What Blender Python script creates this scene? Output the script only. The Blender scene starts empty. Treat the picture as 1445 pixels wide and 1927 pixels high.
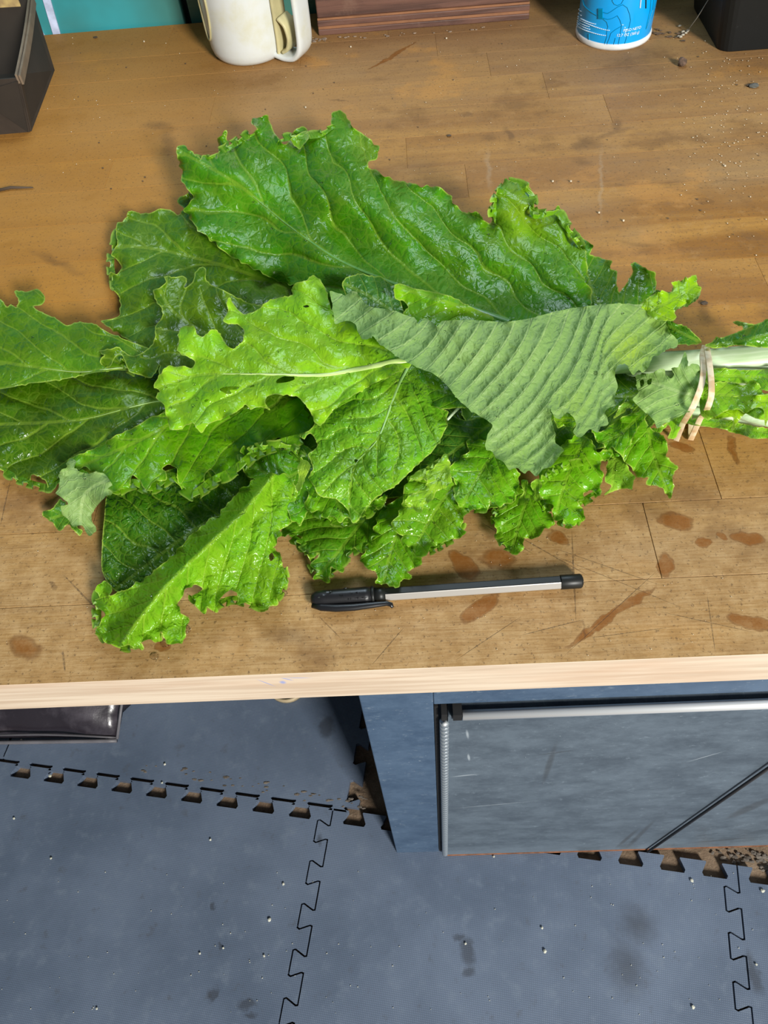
import bpy, bmesh, math, random
import numpy as np
from mathutils import Vector, Matrix
from mathutils.geometry import delaunay_2d_cdt
random.seed(7); rng = np.random.RandomState(7)
S = bpy.context.scene; COL = S.collection

# ------------------------------------------------------------------ camera
YAW, PITCH, ROLL, FPX = 0.0781130, 0.6190895, -0.1136712, 1447.1765
CAM = np.array([0.0, -0.166139, 1.226919]); ZB = 0.85; ZU = 0.8166; YC = 0.0822
def _rm():
    c, s = math.cos, math.sin
    Rz = lambda a: np.array([[c(a), -s(a), 0], [s(a), c(a), 0], [0, 0, 1]])
    Rx = lambda a: np.array([[1, 0, 0], [0, c(a), -s(a)], [0, s(a), c(a)]])
    return Rz(YAW) @ Rx(PITCH) @ Rz(ROLL)
RM = _rm()
cd = bpy.data.cameras.new('camera'); cam = bpy.data.objects.new('camera', cd); COL.objects.link(cam)
cd.sensor_fit = 'VERTICAL'; cd.sensor_height = 24.0; cd.lens = FPX / 1927.0 * 24.0; cd.clip_start = 0.01
cam.matrix_world = Matrix.Translation(Vector(CAM)) @ Matrix([list(r) for r in RM]).to_4x4()
S.camera = cam

# ------------------------------------------------------------------ world, lights, exposure
W = bpy.data.worlds.new('world'); S.world = W; W.use_nodes = True
bg = W.node_tree.nodes['Background']; bg.inputs[0].default_value = (0.80, 0.90, 1.0, 1); bg.inputs[1].default_value = 0.17
def area(name, loc, target, sx, sy, power, col):
    l = bpy.data.lights.new(name, 'AREA'); l.shape = 'RECTANGLE'; l.size = sx; l.size_y = sy; l.energy = power; l.color = col
    o = bpy.data.objects.new(name, l); COL.objects.link(o); o.location = loc
    o.rotation_euler = (Vector(target) - Vector(loc)).to_track_quat('-Z', 'Y').to_euler()
    return o
area('doorway_daylight', (1.45, -2.6, 2.35), (0.0, 0.25, 0.7), 0.60, 0.75, 228, (1.0, 0.975, 0.92))
area('window_daylight', (0.1, 1.2, 2.25), (0.0, 0.2, 0.85), 0.8, 0.6, 17, (0.72, 0.88, 1.0))
S.view_settings.view_transform = 'Standard'; S.view_settings.look = 'None'
S.view_settings.gamma = 1.0; S.view_settings.use_curve_mapping = False; S.view_settings.exposure = 0.0

# ------------------------------------------------------------------ projection helpers (pixel of the photograph -> place in the room)
def rays(px, py):
    d = np.stack([(np.asarray(px, float) - 722.5) / FPX, -(np.asarray(py, float) - 963.5) / FPX, -np.ones_like(np.asarray(px, float))], -1)
    return d @ RM.T
def atz(px, py, z):
    d = rays(px, py); k = (np.asarray(z) - CAM[2]) / d[..., 2]
    return CAM + d * k[..., None]
def aty(px, py, y):
    d = rays(px, py); k = (y - CAM[1]) / d[..., 1]
    return CAM + d * k
# ------------------------------------------------------------------ object helpers
def link(name, me, parent=None, mat=None, loc=None):
    o = bpy.data.objects.new(name, me); COL.objects.link(o)
    if parent is not None: o.parent = parent
    if mat is not None and me is not None:
        for m in (mat if isinstance(mat, (list, tuple)) else [mat]): me.materials.append(m)
    if loc is not None: o.location = loc
    return o
def tag(o, label=None, cat=None, group=None, kind=None):
    if label: o['label'] = label
    if cat: o['category'] = cat
    if group: o['group'] = group
    if kind: o['kind'] = kind
    return o
def empty(name, loc, label=None, cat=None, group=None, rz=0):
    o = bpy.data.objects.new(name, None); COL.objects.link(o); o.location = loc; o.rotation_euler = (0, 0, rz); o.empty_display_size = .02
    return tag(o, label, cat, group)
def pmesh(name, V, F, mat=None, parent=None, smooth=False, off=(0, 0, 0), slots=None):
    me = bpy.data.meshes.new(name); V = np.asarray(V, float) - np.asarray(off, float)
    me.from_pydata([tuple(v) for v in V], [], [tuple(f) for f in F])
    if smooth: me.polygons.foreach_set('use_smooth', [True] * len(me.polygons))
    if slots is not None: me.polygons.foreach_set('material_index', slots)
    me.update(); return link(name, me, parent, mat)
class MB:
    def __init__(s): s.V = []; s.F = []; s.M = []
    def add(s, V, F, m=0):
        b = len(s.V); s.V += [tuple(v) for v in V]; s.F += [tuple(i + b for i in f) for f in F]; s.M += [m] * len(F); return s
    def box(s, x0, x1, y0, y1, z0, z1, m=0):
        return s.add([(x0,y0,z0),(x1,y0,z0),(x1,y1,z0),(x0,y1,z0),(x0,y0,z1),(x1,y0,z1),(x1,y1,z1),(x0,y1,z1)],
                     [(0,3,2,1),(4,5,6,7),(0,1,5,4),(1,2,6,5),(2,3,7,6),(3,0,4,7)], m)
    def tube(s, pts, r, n=8, m=0, cap=True, flat=1.0, up=(0,0,1)):
        pts = [Vector(p) for p in pts]; k = len(pts); R = r if hasattr(r, '__len__') else [r] * k; V = []; F = []
        for i, p in enumerate(pts):
            t = (pts[min(i+1, k-1)] - pts[max(i-1, 0)]).normalized(); a = t.cross(Vector(up))
            if a.length < 1e-4: a = t.cross(Vector((1, 0, 0)))
            a.normalize(); b = a.cross(t)
            for j in range(n):
                q = 2 * math.pi * j / n; V.append(p + a * math.cos(q) * R[i] + b * math.sin(q) * R[i] * flat)
        for i in range(k-1):
            for j in range(n):
                F.append((i*n+j, i*n+(j+1) % n, (i+1)*n+(j+1) % n, (i+1)*n+j))
        if cap: F.append(tuple(range(n-1, -1, -1))); F.append(tuple((k-1)*n+j for j in range(n)))
        return s.add(V, F, m)
    def lathe(s, prof, c, n=48, m=0, sx=1.0, sy=1.0):
        V = []; F = []; k = len(prof)
        for (r, z) in prof:
            for j in range(n):
                q = 2*math.pi*j/n; V.append((c[0]+r*math.cos(q)*sx, c[1]+r*math.sin(q)*sy, c[2]+z))
        for i in range(k-1):
            for j in range(n): F.append((i*n+j, i*n+(j+1) % n, (i+1)*n+(j+1) % n, (i+1)*n+j))
        F.append(tuple(range(n-1, -1, -1)))
        return s.add(V, F, m)
    def blob(s, c, r, jit=0.25, m=0, sc=(1,1,1), sub=1):
        bm = bmesh.new(); bmesh.ops.create_icosphere(bm, subdivisions=sub, radius=r)
        V = [(c[0]+v.co.x*sc[0]*(1+random.uniform(-jit, jit)), c[1]+v.co.y*sc[1]*(1+random.uniform(-jit, jit)), c[2]+v.co.z*sc[2]*(1+random.uniform(-jit, jit))) for v in bm.verts]
        F = [tuple(v.index for v in f.verts) for f in bm.faces]; bm.free(); return s.add(V, F, m)
    def build(s, name, mat, parent=None, smooth=False, off=(0,0,0), bevel=0, seg=2):
        o = pmesh(name, s.V, s.F, mat, parent, smooth, off, s.M)
        if bevel:
            b = o.modifiers.new('bevel', 'BEVEL'); b.width = bevel; b.segments = seg; b.limit_method = 'ANGLE'; b.angle_limit = math.radians(40)
            if smooth is None: pass
        return o

# ------------------------------------------------------------------ material helpers
class NT:
    def __init__(s, name):
        s.m = bpy.data.materials.new(name); s.m.use_nodes = True; s.t = s.m.node_tree; s.n = s.t.nodes; s.l = s.t.links
        s.n.clear(); s.out = s.n.new('ShaderNodeOutputMaterial'); s.p = s.n.new('ShaderNodeBsdfPrincipled'); s.l.new(s.p.outputs[0], s.out.inputs[0])
    def put(s, sock, v):
        if isinstance(v, bpy.types.NodeSocket): s.l.new(v, sock)
        elif v is not None:
            if hasattr(v, '__len__') and len(v) == 3 and sock.type == 'RGBA': v = (*v, 1)
            sock.default_value = v
    def coord(s, w='Object'):
        return s.n.new('ShaderNodeTexCoord').outputs[w]
    def pos(s): return s.n.new('ShaderNodeNewGeometry').outputs['Position']
    def mapping(s, v, loc=(0,0,0), rot=(0,0,0), sc=(1,1,1), typ='POINT'):
        m = s.n.new('ShaderNodeMapping'); m.vector_type = typ; s.put(m.inputs[0], v); m.inputs[1].default_value = loc; m.inputs[2].default_value = rot; m.inputs[3].default_value = sc; return m.outputs[0]
    def noise(s, v, sc=5, det=4, rough=.55, dist=0, out='Fac'):
        n = s.n.new('ShaderNodeTexNoise'); s.put(n.inputs['Vector'], v); s.put(n.inputs['Scale'], sc); n.inputs['Detail'].default_value = det; n.inputs['Roughness'].default_value = rough; n.inputs['Distortion'].default_value = dist
        return n.outputs[out]
    def voro(s, v, sc, feat='F1', out='Distance', rnd=1):
        n = s.n.new('ShaderNodeTexVoronoi'); n.feature = feat; s.put(n.inputs['Vector'], v); s.put(n.inputs['Scale'], sc); n.inputs['Randomness'].default_value = rnd; return n.outputs[out]
    def math(s, op, a, b=None, c=None):
        n = s.n.new('ShaderNodeMath'); n.operation = op; s.put(n.inputs[0], a); s.put(n.inputs[1], b)
        if c is not None: s.put(n.inputs[2], c)
        return n.outputs[0]
    def vmath(s, op, a, b=None):
        n = s.n.new('ShaderNodeVectorMath'); n.operation = op; s.put(n.inputs[0], a)
        if b is not None: s.put(n.inputs[1], b)
        return n.outputs['Value'] if op in ('LENGTH', 'DISTANCE', 'DOT_PRODUCT') else n.outputs[0]
    def mr(s, v, a, b, c=0, d=1, smooth=True):
        n = s.n.new('ShaderNodeMapRange'); n.interpolation_type = 'SMOOTHSTEP' if smooth else 'LINEAR'; s.put(n.inputs[0], v)
        for i, q in enumerate((a, b, c, d)): s.put(n.inputs[i+1], q)
        return n.outputs[0]
    def mix(s, f, a, b, typ='MIX'):
        n = s.n.new('ShaderNodeMix'); n.data_type = 'RGBA'; n.blend_type = typ; s.put(n.inputs[0], f); s.put(n.inputs[6], a); s.put(n.inputs[7], b); return n.outputs[2]
    def bump(s, h, st=.3, dist=.001, nrm=None):
        n = s.n.new('ShaderNodeBump'); n.inputs['Strength'].default_value = st; n.inputs['Distance'].default_value = dist; s.put(n.inputs['Height'], h)
        if nrm is not None: s.put(n.inputs['Normal'], nrm)
        return n.outputs[0]
    def sep(s, v):
        n = s.n.new('ShaderNodeSeparateXYZ'); s.put(n.inputs[0], v); return n.outputs
    def attr(s, name, out='Fac', typ='GEOMETRY'):
        n = s.n.new('ShaderNodeAttribute'); n.attribute_name = name; n.attribute_type = typ; return n.outputs[out]
    def uv(s, name):
        n = s.n.new('ShaderNodeUVMap'); n.uv_map = name; return n.outputs[0]
    def set(s, **k):
        names = dict(col='Base Color', rough='Roughness', metal='Metallic', nrm='Normal', spec='Specular IOR Level', coat='Coat Weight', crough='Coat Roughness', trans='Transmission Weight', ior='IOR', emis='Emission Strength')
        for a, b in k.items(): s.put(s.p.inputs[names[a]], b)
        return s.m
def simple(name, col, rough=.5, metal=0, var=.12, sc=30, bump=.15, bd=.0006, col2=None, **k):
    t = NT(name); c = t.coord(); f = t.noise(c, sc, 5)
    d = col2 or tuple(x * (1 - var * 2) for x in col)
    t.set(col=t.mix(t.mr(f, .3, .7), d, col), rough=rough, metal=metal, nrm=t.bump(t.noise(c, sc * 6, 4), bump, bd), **k)
    return t.m
def blobs(t, P, items):
    """items: (x, y, z, half length, half width, angle) marks lying at real places on a surface; returns 0..1 mask"""
    acc = None
    for (loc, rot, sc, soft) in items:
        d = t.vmath('LENGTH', t.mapping(P, loc, rot, sc, 'TEXTURE'))
        v = t.mr(d, 1 - soft, 1 + soft * .3, 1, 0); acc = v if acc is None else t.math('MAXIMUM', acc, v)
    return acc

def catmull(P, step=3.0, closed=True):
    P = np.asarray(P, float); n = len(P); out = []
    R = range(n if closed else n - 1)
    for i in R:
        p1, p2 = P[i], P[(i+1) % n]; p0 = P[i-1] if (closed or i > 0) else p1; p3 = P[(i+2) % n] if (closed or i < n-2) else p2
        L = np.linalg.norm(p2 - p1); k = max(1, int(round(L / step))); te = .42
        m1 = (p2 - p0) * te; m2 = (p3 - p1) * te
        # limit the tangents so spiky outlines do not overshoot
        for m_ in (m1, m2):
            q = np.linalg.norm(m_)
            if q > L * 1.0: m_ *= L * 1.0 / q
        for j in range(k):
            t = j / k; out.append((2*t**3-3*t**2+1)*p1 + (t**3-2*t**2+t)*m1 + (-2*t**3+3*t**2)*p2 + (t**3-t**2)*m2)
    if not closed: out.append(P[-1])
    return np.array(out)
# ------------------------------------------------------------------ bench wood
def pxmark(x0, y0, x1, y1, w, z=ZB, soft=.3):
    """a mark on the bench top between two points, w metres wide"""
    a = atz(x0, y0, z); b = atz(x1, y1, z); c = (a + b) / 2; d = b - a; L = np.hypot(d[0], d[1]) / 2
    return ((c[0], c[1], z), (0, 0, math.atan2(d[1], d[0])), (L + w * .5, w * .5, .01), soft)
def bench_mat():
    t = NT('worn_butcher_block'); P = t.pos(); rnd = t.n.new('ShaderNodeObjectInfo').outputs['Random']
    off = t.n.new('ShaderNodeCombineXYZ'); t.put(off.inputs[0], t.math('MULTIPLY', rnd, 37.0)); t.put(off.inputs[1], t.math('MULTIPLY', rnd, 11.0))
    PO = t.vmath('ADD', P, off.outputs[0])
    g = t.noise(t.mapping(PO, sc=(7, 130, 40)), 1, 5, .6, .6); g2 = t.noise(t.mapping(PO, sc=(2.2, 22, 6)), 1, 4, .55, .8)
    big = t.noise(t.mapping(P, sc=(3.2, 5, 3)), 1, 4, .6); mid = t.noise(t.mapping(P, loc=(3, 1, 0), sc=(14, 18, 3)), 1, 5, .65)
    fine = t.noise(P, 420, 3, .7)
    c = t.mix(t.mr(g2, .35, .65), (.265, .116, .022), (.40, .200, .044))
    c = t.mix(t.math('MULTIPLY', t.mr(g, .45, .75), .45), c, (.20, .095, .035))
    c = t.mix(t.math('MULTIPLY', rnd, .22), c, (.32, .18, .075))
    fib = t.noise(t.mapping(PO, sc=(45, 900, 200)), 1, 3, .7); c = t.mix(t.math('MULTIPLY', t.mr(fib, .52, .72), .35), c, (.19, .095, .04)); mot = t.noise(P, 95, 5, .75); c = t.mix(t.math('MULTIPLY', t.mr(mot, .52, .68), .38), c, (.22, .125, .055)); c = t.mix(t.math('MULTIPLY', t.mr(mot, .46, .34), .12), c, (.56, .36, .17))
    y = t.sep(P)[1]; x = t.sep(P)[0]
    c = t.mix(t.math('MULTIPLY', t.mr(y, .20, .05), .60), c, t.mix(t.math('MULTIPLY', t.math('ADD', t.mr(mot, .35, .65), t.mr(fib, .35, .65)), .5), (.52, .37, .19), (.28, .165, .062)))
    # worn, greyer wood to the back and right; warm varnish left in the middle
    dusty = t.math('MULTIPLY', t.mr(t.math('ADD', y, t.math('MULTIPLY', t.math('SUBTRACT', big, .5), .5)), .30, .70), .50)
    c = t.mix(dusty, c, (.27, .175, .10))
    c = t.mix(t.math('MULTIPLY', t.mr(big, .5, .68), .45), c, (.33, .215, .105))
    c = t.mix(t.math('MULTIPLY', t.mr(mid, .54, .70), .50), c, (.15, .075, .028))
    c = t.mix(t.math('MULTIPLY', t.math('MULTIPLY', t.mr(mid, .44, .30), t.mr(y, .10, .25, .25, 1)), .45), c, (.50, .24, .060))
    warm = t.math('MULTIPLY', t.mr(x, .0, -.28), t.mr(y, .1, .3)); c = t.mix(t.math('MULTIPLY', warm, .6), c, (.40, .175, .022))
    c = t.mix(t.math('MULTIPLY', t.mr(fine, .57, .68), .65), c, (.11, .065, .03))
    nz = t.noise(P, 60, 3, .6, 0, 'Color'); PD = t.vmath('ADD', P, t.vmath('MULTIPLY', t.vmath('SUBTRACT', nz, (.5, .5, .5)), (.012, .012, 0)))
    wet = [pxmark(1262, 978, 1282, 982, .014), pxmark(1252, 1052, 1252, 1078, .010), pxmark(1325, 1022, 1326, 1022, .0075), pxmark(1395, 1010, 1425, 1012, .010),
           pxmark(1355, 1010, 1362, 1012, .006), pxmark(1040, 1005, 1052, 1010, .010), pxmark(860, 1050, 885, 1078, .012), pxmark(925, 1050, 945, 1052, .015, soft=.5),
           pxmark(880, 1165, 925, 1132, .010), pxmark(1068, 1214, 1228, 1104, .006), pxmark(1270, 838, 1300, 846, .008), pxmark(1390, 1165, 1440, 1172, .010),
           pxmark(695, 130, 780, 80, .0055), pxmark(1372, 830, 1385, 862, .006, soft=.6), pxmark(35, 1205, 60, 1225, .012, soft=.7), pxmark(300, 1212, 310, 1214, .005)]
    wm = blobs(t, PD, wet); c = t.mix(t.math('MULTIPLY', wm, t.mr(mot, .3, .65, .62, .90)), c, (.20, .070, .010))
    rimm = t.math('MULTIPLY', t.mr(wm, .05, .4), t.mr(wm, .95, .5)); c = t.mix(t.math('MULTIPLY', rimm, .35), c, (.10, .04, .01))
    pit = t.voro(t.mapping(P, sc=(1, 1.6, 1)), 430, 'F1'); c = t.mix(t.math('MULTIPLY', t.math('MULTIPLY', t.mr(pit, .26, .10), t.mr(fine, .42, .62, 0, 1)), .38), c, (.09, .045, .02))
    dark = [pxmark(1097, 1162, 1102, 1200, .0018), pxmark(870, 215, 880, 215, .010, soft=.6), pxmark(905, 255, 925, 258, .016, soft=.7), pxmark(1160, 225, 1165, 250, .010, soft=.8),
            pxmark(1120, 262, 1185, 240, .008, soft=.8), pxmark(1080, 280, 1110, 262, .015, soft=.8), pxmark(620, 190, 650, 191, .004, soft=.6), pxmark(280, 235, 320, 240, .018, soft=.9), pxmark(310, 245, 325, 300, .016, soft=.9),
            pxmark(1315, 380, 1333, 380, .009), pxmark(950, 240, 965, 262, .008, soft=.6), pxmark(1320, 570, 1330, 600, .008, soft=.8), pxmark(1085, 300, 1120, 320, .012, soft=.9),
            pxmark(0, 356, 0, 357, .004), pxmark(95, 1100, 103, 1102, .0035), pxmark(800, 250, 840, 262, .012, soft=.9), pxmark(1405, 165, 1420, 158, .006), pxmark(510, 1190, 560, 1200, .014, soft=.9), pxmark(60, 470, 160, 520, .01, soft=.9),
            pxmark(1130, 350, 1445, 338, .006, soft=.9), pxmark(1150, 452, 1300, 470, .006, soft=.9)]
    dm = blobs(t, PD, dark); c = t.mix(t.math('MULTIPLY', t.math('MULTIPLY', dm, t.mr(mid, .35, .55, .35, 1)), .42), c, (.075, .04, .02))
    scr = [pxmark(960, 1000, 1110, 1085, .0008), pxmark(1030, 1040, 1300, 1150, .0005), pxmark(1240, 1150, 1420, 1190, .0006), pxmark(1060, 1235, 1240, 1070, .0005), pxmark(1075, 1000, 1083, 1165, .0012),
           pxmark(1040, 1030, 1240, 1100, .0007), pxmark(910, 985, 1000, 1040, .0012), pxmark(118, 1080, 185, 1150, .0010), pxmark(118, 1225, 122, 1262, .0012), pxmark(600, 1160, 640, 1200, .0006),
           pxmark(20, 900, 0, 990, .0009), pxmark(1330, 1120, 1345, 1225, .0008), pxmark(700, 1250, 760, 1180, .0007), pxmark(860, 1240, 980, 1160, .0006), pxmark(1110, 1200, 1260, 1180, .0006), pxmark(1240, 957, 1205, 960, .0004), pxmark(980, 1195, 1100, 1165, .0007)]
    sm = blobs(t, P, scr); c = t.mix(t.math('MULTIPLY', t.math('MULTIPLY', sm, t.mr(fine, .35, .6, .3, 1)), .6), c, (.06, .04, .025))
    pale = [pxmark(1130, 270, 1132, 420, .004, soft=.9), pxmark(915, 280, 925, 360, .006, soft=.9), pxmark(235, 460, 245, 500, .002, soft=.8)]
    c = t.mix(t.math('MULTIPLY', blobs(t, PD, pale), .18), c, (.5, .42, .3))
    h = t.math('ADD', t.math('MULTIPLY', g, .5), t.math('SUBTRACT', t.math('MULTIPLY', fine, .4), sm))
    r = t.math('SUBTRACT', t.mr(mid, .3, .7, .50, .64), 0.0)
    t.set(col=c, rough=r, nrm=t.bump(h, .35, .0008), spec=.16); return t.m
M_BENCH = bench_mat()
def edge_mat():
    t = NT('bare_sanded_wood'); P = t.pos()
    g = t.noise(t.mapping(P, sc=(9, 120, 190)), 1, 5, .6, .5); b = t.noise(t.mapping(P, sc=(5, 30, 30)), 1, 4)
    c = t.mix(t.mr(g, .35, .7), (.60, .50, .385), (.47, .36, .26)); c = t.mix(t.math('MULTIPLY', t.mr(b, .5, .7), .35), c, (.50, .30, .18))
    a = aty(540, 1278, 0.); ink = [((a[0], 0, a[2]), (0, .6, 0), (.004, .02, .0006), .6), ((a[0]-.003, 0, a[2]-.004), (0, -.2, 0), (.002, .02, .0025), .8), ((a[0]+.006, 0, a[2]+.001), (0, .1, 0), (.008, .02, .0005), .8), ((a[0]-.012, 0, a[2]-.004), (0, .9, 0), (.007, .02, .0005), .8)]
    c = t.mix(t.math('MULTIPLY', blobs(t, P, ink), .6), c, (.08, .2, .6))
    t.set(col=c, rough=.6, nrm=t.bump(g, .3, .0006)); return t.m
M_EDGE = edge_mat()
BD = .795
bench = empty('workbench_top', (0, BD/2, ZU), 'worn orange-brown wooden workbench top of laminated strips with a pale bare front edge', 'workbench')
rows = [0, .0475, .099, .155, .2185, .268, .318, .368, .420, .470, .520, .571, .622, .672, .722, BD]
# end joints seen in the photograph (x positions per row), others made up out of view
joints = {0: [-.42, .47], 1: [.132, -.31, .42], 2: [.178, -.2, .5], 3: [-.36, .05, .30], 4: [-.27, .12, .38], 5: [-.30, -.05, .26], 6: [-.40, .0, .3]}
for i in range(len(rows)-1):
    js = joints.get(i) or [(-.45 + ((i * 37) % 23) / 60.0), -.02 + ((i * 53) % 19) / 80.0, .36 + ((i * 29) % 17) / 90.0]
    xs = [-.95] + sorted(js) + [.98]; g = .00016 if i < 5 else .00005
    for a, b in zip(xs[:-1], xs[1:]):
        m = MB(); x0, x1, y0, y1 = a + g, b - g, rows[i] + (g if i else 0), rows[i+1] - g
        ch = .00018; z1 = ZB - random.uniform(0, .00005)
        V = [(x0,y0,ZU),(x1,y0,ZU),(x1,y1,ZU),(x0,y1,ZU),(x0,y0,z1-ch),(x1,y0,z1-ch),(x1,y1,z1-ch),(x0,y1,z1-ch),(x0+ch,y0+ch,z1),(x1-ch,y0+ch,z1),(x1-ch,y1-ch,z1),(x0+ch,y1-ch,z1)]
        F = [(0,3,2,1),(0,1,5,4),(1,2,6,5),(2,3,7,6),(3,0,4,7),(4,5,9,8),(5,6,10,9),(6,7,11,10),(7,4,8,11),(8,9,10,11)]
        pmesh('stave', V, F, [M_BENCH, M_EDGE], bench, False, (0, BD/2, ZU), [0, 1 if i == 0 else 0, 0, 0, 0, 1 if i == 0 else 0, 0, 0, 0, 0])
blk = NT('joint_dirt').set(col=(.03, .018, .01), rough=.9)
MB().box(-.94, .97, .002, BD - .002, ZU + .001, ZB - .0012).build('glue_core', blk, bench, off=(0, BD/2, ZU))

# ------------------------------------------------------------------ floor, wall, mats
def dirt_mat():
    t = NT('dusty_brown_slab'); P = t.pos(); n = t.noise(P, 14, 6, .7); n2 = t.noise(P, 160, 4, .7)
    c = t.mix(t.mr(n, .3, .7), (.10, .062, .035), (.23, .165, .11)); c = t.mix(t.math('MULTIPLY', t.mr(n2, .55, .75), .5), c, (.33, .27, .2))
    t.set(col=c, rough=.95, nrm=t.bump(t.math('ADD', n, n2), .6, .004)); return t.m
tag(MB().box(-2.2, 2.4, -1.6, 1.6, -.08, -.012).build('floor', dirt_mat()), kind='structure')
tw = NT('teal_wall_paint'); P = tw.pos(); n = tw.noise(P, 6, 4); xx = tw.sep(P)[0]
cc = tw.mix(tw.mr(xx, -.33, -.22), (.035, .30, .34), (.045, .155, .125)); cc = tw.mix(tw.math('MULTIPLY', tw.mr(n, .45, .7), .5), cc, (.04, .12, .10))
tw.set(col=cc, rough=.35, nrm=tw.bump(tw.noise(P, 60), .1, .001)); M_TEAL = tw.m
wall = tag(MB().box(-1.6, 1.6, .825, .93, 0, 1.16).build('wall_back', simple('dark_wall', (.03, .05, .045), .8)), kind='structure')
gx = aty(350, 30, .80)[0]
for a, b in ((-1.55, gx - .004), (gx + .004, .55), (.558, 1.55)):
    MB().box(a, b, .800, .824, .30, 1.155).build('panel', M_TEAL, wall, bevel=.002)
M_STRIPE = simple('pale_lilac_tape', (.58, .66, .88), .5, sc=60, var=.2)
def strip(name, p0, p1, w, mat, parent, y=.7975, th=.002):
    a = aty(*p0, y); b = aty(*p1, y); d = b - a; d[1] = 0; d /= np.linalg.norm(d); n = np.array([-d[2], 0, d[0]]) * w / 2
    Q = [a - n, a + n, b + n, b - n]; V = [tuple(q) for q in Q] + [(q[0], q[1] + th, q[2]) for q in Q]
    return pmesh(name, V, [(0,1,2,3),(7,6,5,4),(0,4,5,1),(1,5,6,2),(2,6,7,3),(3,7,4,0)], mat, parent)
strip('tape_stripe', (58, -100), (107, 66), .0085, M_STRIPE, wall)
strip('tape_stripe', (20, -20), (78, 70), .0085, M_STRIPE, wall)

def mat_mat():
    t = NT('charcoal_foam'); P = t.pos(); O = t.mapping(P, rot=(0, 0, math.radians(10))); s = t.sep(O)
    gx_ = t.math('ABSOLUTE', t.math('SINE', t.math('MULTIPLY', s[0], 1250))); gy_ = t.math('ABSOLUTE', t.math('SINE', t.math('MULTIPLY', s[1], 1250)))
    grid = t.math('MULTIPLY', gx_, gy_)
    n = t.noise(P, 5, 5, .6); n2 = t.noise(P, 38, 5, .65); f = t.noise(P, 240, 3, .6)
    c = t.mix(t.mr(n, .3, .7), (.086, .118, .175), (.135, .176, .250)); c = t.mix(t.math('MULTIPLY', t.mr(n2, .5, .75), .45), c, (.18, .225, .29))
    c = t.mix(t.math('MULTIPLY', t.mr(n2, .42, .25), .5), c, (.075, .08, .09)); c = t.mix(t.math('MULTIPLY', t.mr(grid, .0, .5, 1, 0), .30), c, (.05, .055, .065))
    c = t.mix(t.math('MULTIPLY', t.mr(f, .68, .8), .5), c, (.3, .32, .33))
    def fm(x, y, rx, ry, a=0, soft=.6):
        q = atz(x, y, 0.); return ((q[0], q[1], 0), (0, 0, a), (rx, ry, .02), soft)
    nz = t.noise(P, 70, 3, .6, 0, 'Color'); PD = t.vmath('ADD', P, t.vmath('MULTIPLY', t.vmath('SUBTRACT', nz, (.5, .5, .5)), (.02, .02, 0)))
    dm = blobs(t, PD, [fm(880, 1790, .012, .022), fm(882, 1828, .010, .008), fm(865, 1762, .010, .006), fm(1418, 1830, .010, .028), fm(400, 1870, .008, .010), fm(465, 1890, .016, .008), fm(470, 1912, .010, .005), fm(600, 1580, .006, .012, soft=.8),
                       fm(400, 1706, .005, .007), fm(414, 1778, .004, .008), fm(1180, 1820, .03, .04, soft=1.), fm(1200, 1740, .03, .03, soft=1.), fm(615, 1368, .014, .022, soft=.6)])
    c = t.mix(t.math('MULTIPLY', dm, .55), c, (.025, .026, .03))
    t.set(col=c, rough=.5, spec=.45, nrm=t.bump(t.math('ADD', t.math('MULTIPLY', grid, .5), n2), .35, .0008)); return t.m
M_MAT = mat_mat()
MO = np.array([-.155, .150]); MA = math.radians(-9.4); EX = np.array([math.cos(MA), math.sin(MA)]); EY = np.array([-math.sin(MA), math.cos(MA)])
PIT = .0585
def teeth(L, ph, dep=.0205, sgn=1):
    """dovetail edge along +s: (s, offset); offset 0 at tooth tops, -dep at sockets"""
    out = [(0, 0)]; s = ph
    while s < L - .02:
        if s > .018:
            for ds, o in ((-.0105, 0), (-.0098, -dep*.14), (-.0165, -dep*.84), (-.0150, -dep), (.0150, -dep), (.0165, -dep*.84), (.0098, -dep*.14), (.0105, 0)): out.append((s + ds, o * sgn))
        s += PIT
    out.append((L, 0)); return out
def local(p): return MO + EX * p[0] + EY * p[1]
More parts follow.
